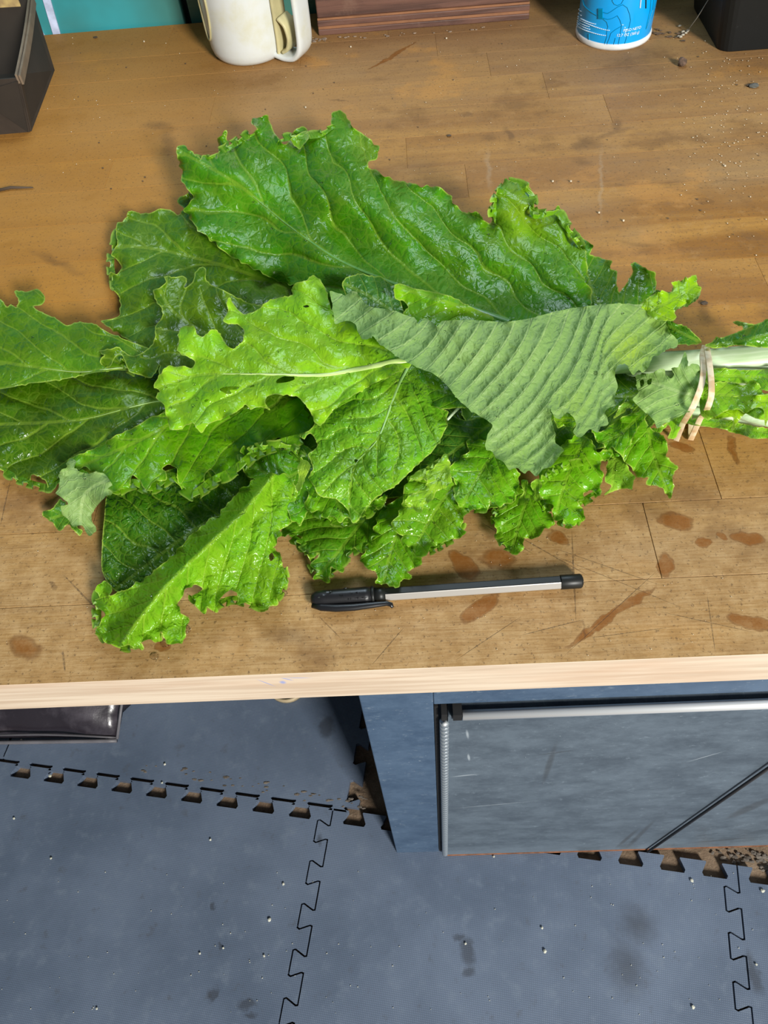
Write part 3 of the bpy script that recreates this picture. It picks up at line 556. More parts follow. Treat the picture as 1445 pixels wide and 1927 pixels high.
# ------------------------------------------------------------------ pen
def pen():
    zc = ZB + .0042; a = atz(585, 1128, zc); b = atz(1095, 1093, zc); u = b - a; L = np.linalg.norm(u); u /= L; Xv = Vector(u); Y = Vector((0, 0, 1)).cross(Xv); Zv = Vector((0, 0, 1))
    root = empty('ballpoint_pen', tuple(a - np.array([0, 0, .0042])), 'black capped ballpoint pen with clear and silver barrel, lying in front of the greens', 'pen')
    of = tuple(a - np.array([0, 0, .0042])); W = lambda x, y, z: Vector(a) + Xv * x + Y * y + Zv * z
    M_b = NT('black_barrel_plastic').set(col=(.010, .011, .010), rough=.42, spec=.3); M_s = NT('silver_barrel').set(col=(.40, .38, .35), rough=.32, metal=.35); M_c = NT('cap_plastic').set(col=(.008, .008, .009), rough=.34); M_w = NT('white_mark').set(col=(.7, .7, .7), rough=.4)
    x0, x1 = .036, L; R = .0041; V = []; F = []; sl = []; rot = 0.0
    for x in (x0, L - .0118): 
        for j in range(6): q = math.radians(60 * j) + rot; V.append(W(x, R * math.cos(q), R * math.sin(q)))
    for j in range(6):
        F.append((j, (j+1) % 6, 6 + (j+1) % 6, 6 + j)); q = math.radians(60 * j + 30) + rot; c_, s_ = math.cos(q), math.sin(q)
        sl.append(1 if (c_ < -.1 and s_ > -.95) else 0)
    F += [tuple(range(5, -1, -1)), tuple(range(6, 12))]; sl += [0, 0]
    o = pmesh('barrel', V, F, [M_b, M_s], root, False, of, sl); bv = o.modifiers.new('bevel', 'BEVEL'); bv.width = .0005; bv.segments = 2
    m = MB(); m.tube([W(L - .0118, 0, 0), W(L - .001, 0, 0), W(L, 0, 0)], [.0041, .0041, .0034], 18); m.build('end_plug', M_b, root, True, off=of, bevel=.0002)
    m = MB(); m.tube([W(L, 0, 0), W(L + .0004, 0, 0)], [.0026, .0024], 14); m.build('plug_button', M_c, root, True, off=of)
    m = MB(); m.tube([W(-.0001, 0, 0), W(.0008, 0, 0), W(.003, 0, 0), W(.008, 0, 0), W(.030, 0, 0), W(.0335, 0, 0)], [.0015, .0034, .0043, .0048, .0050, .0050], 24); m.build('cap', M_c, root, True, off=of)
    m = MB(); m.tube([W(.0335, 0, 0), W(.034, 0, 0), W(.0352, 0, 0), W(.0354, 0, 0)], [.0047, .0052, .0052, .0046], 24); m.tube([W(.0354, 0, 0), W(.0415, 0, 0)], .00425, 20); m.build('cap_collar', M_b, root, True, off=of)
    m = MB(); cl = [(.001, -.0035, .000), (.006, -.0056, .0005), (.014, -.0070, .001), (.024, -.0073, .0012), (.036, -.0066, .0012), (.042, -.0062, .001), (.0443, -.0071, .0008), (.0450, -.0088, .0006)]
    m.tube([W(*c) for c in cl], [.0018, .0022, .0023, .0022, .0018, .0015, .0014, .0008], 12, flat=.8); m.build('clip', M_c, root, True, off=of)
    random.seed(12); m = MB()
    for i in range(16):
        x = random.uniform(.003, .033); q = random.uniform(.5, 2.6); p = W(x, .0048 * math.cos(q), .0048 * math.sin(q)); m.blob(p, random.uniform(.0004, .0011), .05, sc=(1.4, 1, .6), sub=2)
    MW = NT('water'); MW.set(col=(1, 1, 1), rough=.02, trans=1., ior=1.33); m.build('water_bead', MW.m, root, True, off=of)['kind'] = 'stuff'
    return MW.m
M_WATER = pen()

# ------------------------------------------------------------------ mustard greens
def leaf_material(name):
    t = NT(name); uv = t.uv('vein'); fl = t.uv('flat'); s = t.sep(uv); T, Vv = s[0], t.math('ABSOLUTE', s[1])
    oc = t.mix(t.attr('yellow_backlight'), t.n.new('ShaderNodeObjectInfo').outputs['Color'], (.34, .50, .015)); edge = t.attr('edge')
    back = t.n.new('ShaderNodeNewGeometry').outputs['Backfacing']
    nz = t.noise(fl, 22, 4, .6); wob = t.noise(fl, 55, 2, .5)
    fr = t.math('ABSOLUTE', t.math('SUBTRACT', t.math('FRACT', t.math('ADD', T, t.math('MULTIPLY', t.math('SUBTRACT', wob, .5), .35))), .5))
    # half width of a lateral vein, in periods, thinning away from the midrib
    wv = t.mr(Vv, 0, .07, .085, .028, False); lat = t.mr(fr, wv, t.math('MULTIPLY', wv, .25), 0, 1)
    fl2 = t.vmath('ADD', fl, t.vmath('MULTIPLY', t.vmath('SUBTRACT', t.noise(fl, 120, 2, .5, 0, 'Color'), (.5, .5, .5)), (.006, .006, 0)))
    c1 = t.voro(fl2, 165, 'DISTANCE_TO_EDGE'); c2 = t.voro(fl2, 400, 'DISTANCE_TO_EDGE')
    net1 = t.mr(c1, .10, .02, 0, 1); net2 = t.mr(c2, .10, .0, 0, 1)
    net = t.math('MAXIMUM', t.math('MULTIPLY', net1, .36), t.math('MULTIPLY', net2, .20)); lat = t.math('MAXIMUM', lat, t.mr(Vv, .0016, .0005, 0, 1)); vein = t.math('MAXIMUM', t.math('MULTIPLY', lat, .9), net)
    # base colours
    hs = t.n.new('ShaderNodeHueSaturation'); t.put(hs.inputs['Color'], oc); t.put(hs.inputs['Value'], t.mr(nz, .25, .75, .80, 1.22)); t.put(hs.inputs['Hue'], t.mr(wob, .3, .7, .492, .508)); top = hs.outputs[0]
    pale = t.mix(.62, top, (.34, .50, .05)); top = t.mix(t.math('MULTIPLY', vein, .62), top, pale); top = t.mix(t.math('MULTIPLY', t.mr(edge, 3.2, .6), .75), top, (.40, .55, .08))
    under = t.mix(t.mr(t.attr('yellow_backlight'), 0, 1, .62, .15, False), oc, (.25, .37, .15)); under = t.mix(t.math('MULTIPLY', vein, .5), under, (.44, .57, .24)); under = t.mix(t.math('MULTIPLY', t.math('MULTIPLY', net1, .30), 1), under, (.13, .26, .06))
    col = t.mix(back, top, under)
    sgn = t.mr(back, 0, 1, 1, -1, False)
    dome = t.math('ADD', t.math('MULTIPLY', t.mr(c1, 0, .35), .75), t.math('MULTIPLY', t.mr(c2, 0, .35), .28)); bl = t.n.new('ShaderNodeObjectInfo').outputs['Alpha']; hgt = t.math('MULTIPLY', t.math('SUBTRACT', t.math('MULTIPLY', dome, bl), t.math('MULTIPLY', lat, .22)), sgn)
    nrm = t.bump(hgt, .75, .0013); nrm = t.bump(t.noise(fl, 900, 2), .12, .0003, nrm)
    t.set(col=col, rough=t.mix(back, t.mr(nz, .3, .7, .20, .34), (.55, .55, .55)), nrm=nrm, spec=.36)
    tr = t.n.new('ShaderNodeBsdfTranslucent'); t.put(tr.inputs[0], t.mix(.6, t.mix(1., top, (1.25, 1.35, .55), 'MULTIPLY'), (.16, .42, .012))); t.put(tr.inputs[1], nrm)
    mx = t.n.new('ShaderNodeMixShader'); mx.inputs[0].default_value = .27; t.l.new(t.p.outputs[0], mx.inputs[1]); t.l.new(tr.outputs[0], mx.inputs[2]); t.l.new(mx.outputs[0], t.out.inputs[0])
    return t.m
M_LEAF = leaf_material('mustard_leaf')
def stalk_mat():
    t = NT('pale_stalk'); P = t.pos(); g = t.noise(t.mapping(P, rot=(0, 0, .05), sc=(14, 340, 200)), 1, 3, .6); n = t.noise(P, 30, 3)
    c = t.mix(t.mr(g, .35, .65), (.44, .56, .34), (.60, .70, .50)); c = t.mix(t.math('MULTIPLY', t.mr(n, .4, .7), .4), c, (.36, .52, .22)); t.set(col=c, rough=.35, nrm=t.bump(g, .3, .0006)); return t.m
M_STALK = stalk_mat()
def rib_mat():
    t = NT('leaf_midrib'); P = t.pos(); oc = t.n.new('ShaderNodeObjectInfo').outputs['Color']; n = t.noise(P, 180, 3)
    t.set(col=t.mix(t.mr(n, .3, .7, 0, .25), oc, (.3, .45, .12)), rough=.33, nrm=t.bump(n, .15, .0004)); return t.m
M_RIB = rib_mat()
BUN0 = (-.02, .17, ZB)
bunch = empty('mustard_greens_bunch', BUN0, 'large bunch of bright green ruffled mustard greens bound with a rubber band on the workbench', 'greens')
DROPS = []
def pl_coords(X, line):
    """nearest position on the midrib: arc length u and signed distance v (pixels)"""
    L = catmull(line, 8, False); a = L[0] + (L[0] - L[1]) * 60; b = L[-1] + (L[-1] - L[-2]) * 60; L = np.vstack([a, L, b])
    best = np.full(len(X), 1e18); U = np.zeros(len(X)); Vs = np.zeros(len(X)); acc = -np.linalg.norm(L[1] - L[0])
    for i in range(len(L) - 1):
        d = L[i+1] - L[i]; l2 = d @ d; t = np.clip(((X - L[i]) @ d) / l2, 0, 1); Q = L[i] + t[:, None] * d; r = X - Q; dd = (r * r).sum(1)
        m = dd < best; best[m] = dd[m]; ll = math.sqrt(l2); U[m] = acc + t[m] * ll; Vs[m] = (np.sign(d[0]*r[m, 1] - d[1]*r[m, 0]) * np.sqrt(dd[m])); acc += ll
    return U, Vs
def inside(X, poly):
    x, y = X[:, 0], X[:, 1]; r = np.zeros(len(X), bool); n = len(poly)
    for i in range(n):
        a, b = poly[i], poly[(i+1) % n]; c = ((a[1] > y) != (b[1] > y)) & (x < (b[0]-a[0]) * (y-a[1]) / (b[1]-a[1] + 1e-12) + a[0]); r ^= c
    return r
MPP = .00034
def sines(X, sc, seed, n=6):
    r = np.random.RandomState(seed); o = np.zeros(len(X))
    for i in range(n):
        a = r.uniform(0, 2*math.pi); k = 2*math.pi / sc * r.uniform(.6, 1.6); o += np.sin(X[:, 0]*math.cos(a)*k + X[:, 1]*math.sin(a)*k + r.uniform(0, 6.28))
    return o / n * 1.6
NL = [0]
def leaf(poly, rib, H, col, sp=34, ang=1.0, seed=None, face=1, jag=2.4, tooth=11, curl=.9, cl=13, lam=38, ruf=.0035, rufd=20, bias=0., und=.003, undsc=130, keel=0., keelw=30, quilt=.0009,
         ribw=0, ribcol=(.30, .46, .13), holes=(), step=3.2, label=None, drops=14, name='leaf', ribh=.0003, veincurve=0., rolls=(), yel=(), lump=.0006, wob=.18, blister=.42, grow=0):
    curl *= 1.35; ruf *= 1.35; quilt *= 1.25; col = (col[0] * 1.2, col[1] * 1.12, col[2] * .35); NL[0] += 1; seed = seed or NL[0] * 13 + 5; r = np.random.RandomState(seed)
    B = catmull(poly, 3.0); n = len(B)
    seg = np.linalg.norm(np.roll(B, -1, 0) - B, axis=1); arc = np.concatenate([[0], np.cumsum(seg)[:-1]]); tot = seg.sum()
    area2 = np.sum(B[:, 0] * np.roll(B[:, 1], -1) - np.roll(B[:, 0], -1) * B[:, 1]); T = np.roll(B, -2, 0) - np.roll(B, 2, 0); T /= np.maximum(np.linalg.norm(T, axis=1), 1e-6)[:, None]
    N = np.stack([T[:, 1], -T[:, 0]], 1) * (1 if area2 > 0 else -1)
    # small teeth round the margin
    nt = max(4, int(tot / tooth)); pos = np.sort(r.uniform(0, tot, nt)); amp = r.uniform(.1, 1, nt) ** 1.4 * jag; off = np.zeros(n)
    for p_, a_ in zip(pos, amp):
        d = np.abs(arc - p_); d = np.minimum(d, tot - d); off += a_ * np.clip(1 - d / (tooth * .45), 0, 1) ** 1.3
    B = B + N * (off - jag * .15)[:, None]
    B = B + N * grow
    x0, y0 = B.min(0); x1, y1 = B.max(0); gx_, gy_ = np.meshgrid(np.arange(x0, x1, step), np.arange(y0, y1, step * .87)); gx_ = gx_ + (np.arange(gx_.shape[0]) % 2)[:, None] * step / 2
    G = np.stack([gx_.ravel(), gy_.ravel()], 1) + r.uniform(-.25, .25, (gx_.size, 2)); G = G[inside(G, B)]
    def near(X, pts):
        dm = np.empty(len(X))
        for i in range(0, len(X), 3000): dm[i:i+3000] = np.sqrt(((X[i:i+3000, None] - pts[None]) ** 2).sum(2)).min(1)
        return dm
    G = G[near(G, B) > step * .6]
    HB = [catmull(h, 3.0) for h in holes]
    for h in HB: G = G[~inside(G, h)]; G = G[near(G, h) > 1.2]
    pts = [Vector(p) for p in B]; loops = [list(range(n))]; edges = []
    for h in HB:
        b0 = len(pts); pts += [Vector(p) for p in h]; edges += [(b0 + i, b0 + (i+1) % len(h)) for i in range(len(h))]
    pts += [Vector(p) for p in G]
    R = delaunay_2d_cdt(pts, edges, loops, 1, 1e-4); X = np.array([(v.x, v.y) for v in R[0]]); F = np.array([f for f in R[2] if len(f) == 3])
    if HB:
        C = X[F].mean(1); k = np.ones(len(F), bool)
        for h in HB: k &= ~inside(C, h)
        F = F[k]
    C = X[F].mean(1); F = F[inside(C, B)]
    # keep the right winding
    a = X[F[:, 1]] - X[F[:, 0]]; b = X[F[:, 2]] - X[F[:, 0]]; cr = a[:, 0]*b[:, 1] - a[:, 1]*b[:, 0]; fl_ = cr > 0; F[fl_] = F[fl_][:, ::-1]   # y down in the picture: this faces up
    if face < 0: F = F[:, ::-1]
    # margin data
    K = np.zeros(len(X)); NO = np.zeros((len(X), 2)); dm = np.zeros(len(X)); RW = np.zeros(len(X)); ph = r.uniform(0, 6.28, 5); Lp = lam
    kap = curl * (.75*np.sin(2*math.pi*arc/Lp + ph[0]) + .5*np.sin(2*math.pi*arc/(Lp*1.83) + ph[1]) + .35*np.sin(2*math.pi*arc/(Lp*.61) + ph[4])) + bias
    kap = np.clip(kap, -2.2, 3.4)
    for (qx, qy, rad, amt) in rolls:
        w_ = np.exp(-(((B - (qx, qy)) ** 2).sum(1)) / rad ** 2); kap = kap * (1 - w_) + amt * w_
    rw = np.sin(2*math.pi*arc/(Lp*1.35) + ph[2]) + .6*np.sin(2*math.pi*arc/(Lp*2.9) + ph[3])
    for i in range(0, len(X), 3000):
        D = np.sqrt(((X[i:i+3000, None] - B[None]) ** 2).sum(2)); m_ = D.min(1); w_ = np.exp(-(D - m_[:, None]) / 4.); w_ /= w_.sum(1)[:, None]
        dm[i:i+3000] = m_; K[i:i+3000] = w_ @ kap; NO[i:i+3000] = w_ @ N; w2 = np.exp(-(D - m_[:, None]) / 9.); RW[i:i+3000] = (w2 @ rw) / w2.sum(1)
    NO /= np.maximum(np.linalg.norm(NO, axis=1), .4)[:, None]
    # height field
    hw = np.zeros(len(X)); hs = np.zeros(len(X))
    for (hx, hy, hh) in H: w_ = 1 / (((X - (hx, hy)) ** 2).sum(1) + 38.**2) ** 1.25; hw += w_; hs += w_ * hh
    h = hs / hw
    U, V = pl_coords(X, rib); tl = (U - ang * np.abs(V) - veincurve * V**2) / sp + np.where(V > 0, .5, 0) + wob * sines(X, 120, seed + 3)
    inner = 1 - np.exp(-dm / 14.)
    h = h + und * sines(X, undsc, seed) * .6 + ruf * RW * np.exp(-dm / rufd) + keel * np.exp(-(V / keelw) ** 2)
    h = h + lump * sines(X, 42, seed + 9) * np.clip(1.2 - np.exp(-dm / 30.), .3, 1) + quilt * face * (np.abs(np.sin(math.pi * (tl + .5))) ** .6) * np.clip(np.abs(V) / 25., .15, 1) * inner
    s = np.clip(cl - dm, 0, None) * MPP; L_ = cl * MPP; k = K / L_; k = np.where(np.abs(k) < 8, 8 * np.sign(k + 1e-9), k)
    outd = np.sin(k * s) / k - s; zz = (1 - np.cos(k * s)) / k
    Xd = X + NO * (outd / MPP)[:, None]; h = np.maximum(h + zz, .0006 + .0006 * (NL[0] % 3))
    Wp = atz(Xd[:, 0], Xd[:, 1], ZB + h)
    me = bpy.data.meshes.new(name); nv, nf = len(Wp), len(F); me.vertices.add(nv); me.vertices.foreach_set('co', (Wp - np.array(BUN0)).ravel())
    me.loops.add(nf * 3); me.loops.foreach_set('vertex_index', F.ravel().astype(np.int32)); me.polygons.add(nf); me.polygons.foreach_set('loop_start', np.arange(0, nf*3, 3, dtype=np.int32)); me.polygons.foreach_set('use_smooth', np.ones(nf, bool))
    me.update(calc_edges=True)
    fi = F.ravel(); u1 = me.uv_layers.new(name='vein'); u1.data.foreach_set('uv', np.stack([tl[fi], V[fi] * MPP], 1).ravel().astype(np.float32))
    flat = X * MPP + r.uniform(0, 5, 2); u2 = me.uv_layers.new(name='flat'); u2.data.foreach_set('uv', flat[fi].ravel().astype(np.float32))
    at = me.attributes.new('edge', 'FLOAT', 'POINT'); at.data.foreach_set('value', dm.astype(np.float32))
    yv = np.zeros(nv)
    for (qx, qy, rad, amt) in yel: yv = np.maximum(yv, amt * np.exp(-(((X - (qx, qy)) ** 2).sum(1)) / rad ** 2))  # yellower patches: leaf's own tint plus light glowing through, painted as colour
    at = me.attributes.new('yellow_backlight', 'FLOAT', 'POINT'); at.data.foreach_set('value', yv.astype(np.float32))
    o = link(name, me, bunch, M_LEAF); o.color = (*col, blister)
    if label: o['label'] = label
    if drops:
        ok = np.where(dm > 10)[0]
        for i in r.choice(ok, min(drops, len(ok)), replace=False): DROPS.append(Wp[i])
    if ribw:
        Q = catmull(rib, 7, False); Q = Q[inside(Q, B)]; Q = Q[:max(6, int(len(Q) * .8))]
        if len(Q) > 3:
            idx = [int(np.argmin(((X - q) ** 2).sum(1))) for q in Q]; hh = np.array([h[i] for i in idx]); ker = np.ones(5)/5; hh = np.convolve(np.pad(hh, 2, 'edge'), ker, 'valid')
            f = np.linspace(0, 1, len(Q)); rr = ribw * MPP * (1 - .93 * f) * .55; Wq = atz(Q[:, 0], Q[:, 1], ZB + hh + ribh - .0002)
            m = MB(); m.tube([tuple(p) for p in Wq], list(rr), 10, flat=.4); ro = m.build('midrib', M_RIB, o, True, off=BUN0); ro.color = (*ribcol, 1)
    return o
def frill(path, hts, col, out=1, w=15, lam=27, amp=11, tang=8, parent=None, spread=.75, seed=1):
    """tightly ruffled margin: a strip whose free edge is longer than its rooted edge, thrown into folds"""
    r = np.random.RandomState(seed); P = catmull(path, 1.6, False); n = len(P); T = np.gradient(P, axis=0); T /= np.linalg.norm(T, axis=1)[:, None]; k9 = np.ones(9) / 9
    T = np.stack([np.convolve(np.pad(T[:, i], 4, 'edge'), k9, 'valid') for i in (0, 1)], 1); T /= np.linalg.norm(T, axis=1)[:, None]; N = np.stack([-T[:, 1], T[:, 0]], 1) * out
    sl = np.concatenate([[0], np.cumsum(np.linalg.norm(np.diff(P, axis=0), axis=1))]); L = sl[-1]; warp = sl + lam * .35 * np.sin(sl / lam * 1.7 + r.uniform(0, 6)); ph = 2 * math.pi * warp / lam + r.uniform(0, 6)
    am = amp * (.75 + .35 * np.sin(sl / lam * 2.3 + r.uniform(0, 6))); end = np.clip(np.minimum(sl, L - sl) / (lam * .5), 0, 1) ** .7
    hb = np.interp(sl / L, np.linspace(0, 1, len(hts)), hts); R_ = 8; V = []; UV1 = []; UV2 = []; ED = []
    for j in range(R_):
        q = j / (R_ - 1); jag = (q ** 3) * np.abs(np.sin(ph * 2.1 + 1)) * 2.2
        X = P - N * 7 + N * (q * w * spread + jag + q**1.5 * 3.5 * np.cos(ph))[:, None] * end[:, None] * 1.15 + T * (q ** 1.3 * tang * np.sin(2 * ph) * end)[:, None]
        h = hb + .0012 + (q ** 1.25 * am * np.sin(ph) * end) * MPP + q * .001
        V.append(atz(X[:, 0], X[:, 1], ZB + np.maximum(h, .0008))); UV1.append(np.stack([sl / 26., np.full(n, .02 + q * w * MPP)], 1)); UV2.append(np.stack([sl, np.full(n, q * w)], 1) * MPP + 2.); ED.append(np.full(n, (1 - q) * w))
    V = np.concatenate(V); UV1 = np.concatenate(UV1); UV2 = np.concatenate(UV2); ED = np.concatenate(ED); F = []
    for j in range(R_ - 1):
        for i in range(n - 1): a = j * n + i; F.append((a, a + 1, a + n + 1, a + n) if out < 0 else (a, a + n, a + n + 1, a + 1))
    me = bpy.data.meshes.new('frill'); me.from_pydata([tuple(v) for v in (V - np.array(BUN0))], [], F); me.polygons.foreach_set('use_smooth', [True] * len(F)); fi = np.array(F).ravel()
    me.uv_layers.new(name='vein').data.foreach_set('uv', UV1[fi].ravel().astype(np.float32)); me.uv_layers.new(name='flat').data.foreach_set('uv', UV2[fi].ravel().astype(np.float32))
    me.attributes.new('edge', 'FLOAT', 'POINT').data.foreach_set('value', ED.astype(np.float32)); me.attributes.new('yellow_backlight', 'FLOAT', 'POINT').data.foreach_set('value', np.zeros(len(V), np.float32))
    o = link('frill', me, parent or bunch, M_LEAF); o.color = (col[0] * 1.1, col[1], col[2] * .4, .4); return o
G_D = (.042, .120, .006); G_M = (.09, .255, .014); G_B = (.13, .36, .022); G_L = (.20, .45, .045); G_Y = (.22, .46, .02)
#LEAVES
exec_leaves = True
# D dark lower left leaf
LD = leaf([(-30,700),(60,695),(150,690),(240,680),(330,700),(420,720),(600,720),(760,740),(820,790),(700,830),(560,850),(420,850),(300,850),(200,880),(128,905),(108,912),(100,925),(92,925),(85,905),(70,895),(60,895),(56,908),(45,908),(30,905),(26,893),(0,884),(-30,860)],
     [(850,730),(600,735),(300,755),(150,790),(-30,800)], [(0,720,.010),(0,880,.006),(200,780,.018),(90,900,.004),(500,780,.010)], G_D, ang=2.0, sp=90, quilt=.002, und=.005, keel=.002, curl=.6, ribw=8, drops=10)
# C far left leaf
leaf([(-40,560),(0,562),(12,578),(20,572),(32,578),(35,565),(28,549),(50,548),(70,543),(84,556),(84,568),(76,575),(62,577),(80,588),(105,598),(125,611),(150,606),(178,610),(195,620),(240,640),(300,660),(520,690),(520,720),(300,705),(235,697),(180,702),(120,714),(60,722),(-40,724)],
     [(520,712),(240,692),(150,700),(60,690),(-40,675)], [(0,600,.022),(0,720,.020),(200,660,.024),(70,550,.020),(400,690,.020)], (.075,.21,.018), ang=2.0, sp=95, curl=.4, lam=60, ruf=.001, und=.002, ribw=9, ribcol=(.38,.52,.22), drops=3)
# B broad leaf at the back left
LB = leaf([(365,345),(352,365),(338,370),(333,380),(345,393),(335,402),(318,394),(300,392),(288,398),(270,402),(240,397),(237,415),(220,420),(218,440),(220,455),(215,468),(209,478),(222,492),(228,505),(218,515),(207,512),(203,530),(212,545),(224,560),(226,585),(215,598),(190,604),(210,620),(260,650),(400,690),(600,640),(760,600),(720,540),(600,440),(480,370)],
     [(820,620),(600,560),(420,500),(300,470),(222,462)], [(240,440,.016),(240,560,.012),(400,520,.010),(350,400,.016),(600,560,.010),(550,460,.010)], (.062,.165,.016), ang=2.0, sp=95, quilt=.0016, und=.004, keel=-.002, curl=.7, drops=6)
# A big glossy back leaf
LA = leaf([(335,280),(352,276),(362,288),(378,301),(384,292),(400,297),(408,299),(414,286),(410,268),(413,258),(425,247),(424,262),(432,276),(443,268),(452,262),(466,262),(476,254),(486,243),(477,232),(474,221),(484,217),(502,218),(507,235),(514,250),(526,265),(540,272),(550,258),(556,247),(572,241),(582,252),(600,246),(615,245),(624,235),(627,214),(640,210),(652,215),(656,229),(668,245),(690,260),(712,277),(709,296),(692,303),(690,316),(706,322),(727,332),(747,342),(766,347),(796,349),(826,354),(842,368),(852,381),(865,395),(880,404),(894,399),(905,412),(922,424),(926,414),(924,392),(932,378),(937,360),(946,344),(959,338),(970,345),(989,343),(996,358),(1008,371),(1005,385),(996,400),(1008,410),(1026,404),(1036,398),(1049,388),(1056,400),(1048,412),(1060,414),(1072,426),(1076,448),(1090,450),(1099,460),(1100,480),(1110,560),(1100,610),(950,640),(800,620),(680,580),(600,555),(520,525),(450,490),(395,450),(360,412),(347,392),(366,372),(352,352),(344,338)],
     [(960,605),(880,578),(760,540),(640,490),(540,422),(455,352),(400,318),(345,288)], [(640,215,.050),(345,290,.034),(480,225,.044),(640,480,.020),(480,430,.018),(800,540,.030),(760,350,.048),(960,345,.055),(1090,470,.045),(950,570,.034),(640,330,.046),(520,520,.014)], (.050,.205,.008), blister=.5, ang=2.5, sp=125, veincurve=-.002, keel=.009, keelw=30, curl=1.0, lam=38, cl=20, bias=.1, grow=3, ruf=.005, und=.005, quilt=.0024, undsc=170, ribw=13, ribcol=(.085,.26,.05), drops=40, rolls=((482,222,16,2.0),(640,215,18,-1.2)), yel=((990,400,60,.45),(690,280,30,.25),(1080,450,40,.4)))
# pale small lobe behind the crest
leaf([(546,262),(558,254),(572,246),(583,249),(580,262),(572,272),(564,282),(556,276)], [(575,330),(560,262)], [(560,280,.049)], G_B, sp=20, curl=.6, cl=6, drops=0, step=2.8)
# far right of the back row, shadowed
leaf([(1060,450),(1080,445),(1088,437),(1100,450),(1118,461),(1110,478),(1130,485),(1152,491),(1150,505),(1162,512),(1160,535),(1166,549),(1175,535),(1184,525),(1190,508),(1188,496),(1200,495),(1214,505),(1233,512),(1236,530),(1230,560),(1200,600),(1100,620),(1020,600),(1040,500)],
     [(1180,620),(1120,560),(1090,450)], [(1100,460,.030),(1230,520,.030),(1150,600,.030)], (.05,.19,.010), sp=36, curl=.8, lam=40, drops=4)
# E yellow-dark middle leaf
LE = leaf([(287,545),(300,541),(312,530),(308,520),(325,522),(342,519),(352,524),(348,540),(362,530),(368,512),(378,503),(388,506),(390,530),(420,545),(470,570),(560,590),(650,640),(640,700),(500,740),(380,740),(310,720),(298,700),(300,688),(285,711),(262,706),(245,700),(236,684),(228,668),(218,672),(208,690),(196,692),(187,680),(196,668),(185,660),(205,657),(222,654),(245,668),(264,665),(285,650),(292,630),(291,614),(301,602),(306,585),(296,570),(290,556)],
     [(760,690),(560,660),(420,640),(330,590),(300,545)], [(300,550,.030),(380,520,.032),(220,680,.028),(420,640,.024),(560,660,.020)], (.068,.165,.003), ang=1.4, sp=70, curl=.6, cl=9, drops=16)
# K dark flat leaf
leaf([(205,925),(198,950),(195,983),(192,1020),(191,1069),(203,1098),(222,1114),(247,1108),(330,1060),(430,980),(520,900),(540,830),(420,850),(330,880),(250,905)],
     [(620,790),(470,935),(360,1000),(222,1105)], [(220,940,.014),(200,1060,.008),(240,1105,.004),(400,960,.010),(500,860,.014)], (.028,.115,.008), blister=.9, ang=.3, sp=46, curl=.2, lam=90, ruf=.0006, jag=.8, und=.002, quilt=.0016, drops=6)
# L glossy ribbed leaf
LL = leaf([(470,905),(452,925),(430,950),(400,975),(351,1017),(320,1050),(290,1077),(252,1102),(226,1116),(206,1120),(207,1105),(196,1091),(182,1096),(180,1110),(187,1125),(176,1133),(190,1146),(192,1162),(188,1178),(180,1188),(190,1202),(210,1216),(240,1214),(268,1221),(263,1208),(284,1204),(301,1210),(303,1189),(312,1200),(320,1210),(335,1211),(350,1204),(347,1190),(355,1168),(340,1155),(334,1137),(345,1117),(366,1098),(385,1108),(372,1118),(360,1126),(372,1142),(385,1154),(389,1140),(408,1151),(415,1130),(434,1111),(452,1122),(448,1137),(470,1132),(482,1140),(497,1147),(508,1138),(521,1137),(522,1120),(536,1108),(541,1085),(530,1068),(525,1045),(513,1030),(530,1010),(523,998),(546,983),(555,965),(560,930),(530,890)],
     [(500,910),(460,960),(400,1018),(340,1075),(290,1130),(240,1195)], [(480,920,.026),(400,1010,.030),(300,1110,.022),(200,1190,.010),(190,1110,.012),(500,1100,.012),(440,1120,.010),(480,1010,.022),(340,1200,.010)], (.13,.34,.025), blister=.8, ang=1.5, sp=60, keel=.013, keelw=17, quilt=.0016, curl=1.1, lam=42, cl=19, grow=3, bias=.2, ribw=0, ribcol=(.20,.44,.06), ribh=.0001, drops=12,
     rolls=((190,1105,22,1.9),(195,1195,26,1.7),(420,1115,24,1.6)), holes=[[(506,1046),(512,1040),(516,1050),(509,1056)]])
# dark shade leaves low in the heap
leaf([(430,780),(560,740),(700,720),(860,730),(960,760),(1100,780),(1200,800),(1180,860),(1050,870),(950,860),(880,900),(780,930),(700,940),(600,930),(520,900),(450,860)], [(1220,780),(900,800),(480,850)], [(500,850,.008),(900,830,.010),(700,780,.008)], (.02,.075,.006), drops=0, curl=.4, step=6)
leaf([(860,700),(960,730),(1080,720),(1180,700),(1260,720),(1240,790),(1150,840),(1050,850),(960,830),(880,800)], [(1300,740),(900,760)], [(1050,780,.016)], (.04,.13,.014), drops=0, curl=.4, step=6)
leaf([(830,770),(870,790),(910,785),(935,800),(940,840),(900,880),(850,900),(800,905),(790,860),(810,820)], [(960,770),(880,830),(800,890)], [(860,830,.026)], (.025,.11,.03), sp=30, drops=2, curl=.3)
# N lower ruffled leaf
LN = leaf([(540,960),(530,990),(536,1012),(550,1005),(568,1004),(574,1012),(562,1023),(570,1042),(586,1045),(600,1036),(604,1050),(590,1062),(588,1075),(594,1088),(604,1090),(622,1092),(618,1078),(622,1065),(634,1068),(644,1071),(652,1060),(658,1045),(656,1034),(668,1026),(680,1038),(700,1020),(720,1000),(740,960),(700,930),(600,930)],
     [(760,900),(700,960),(600,1085)], [(600,1080,.008),(560,1010,.008),(690,980,.014)], (.055,.20,.012), sp=30, curl=1.5, lam=40, cl=24, bias=.4, grow=6, drops=10)
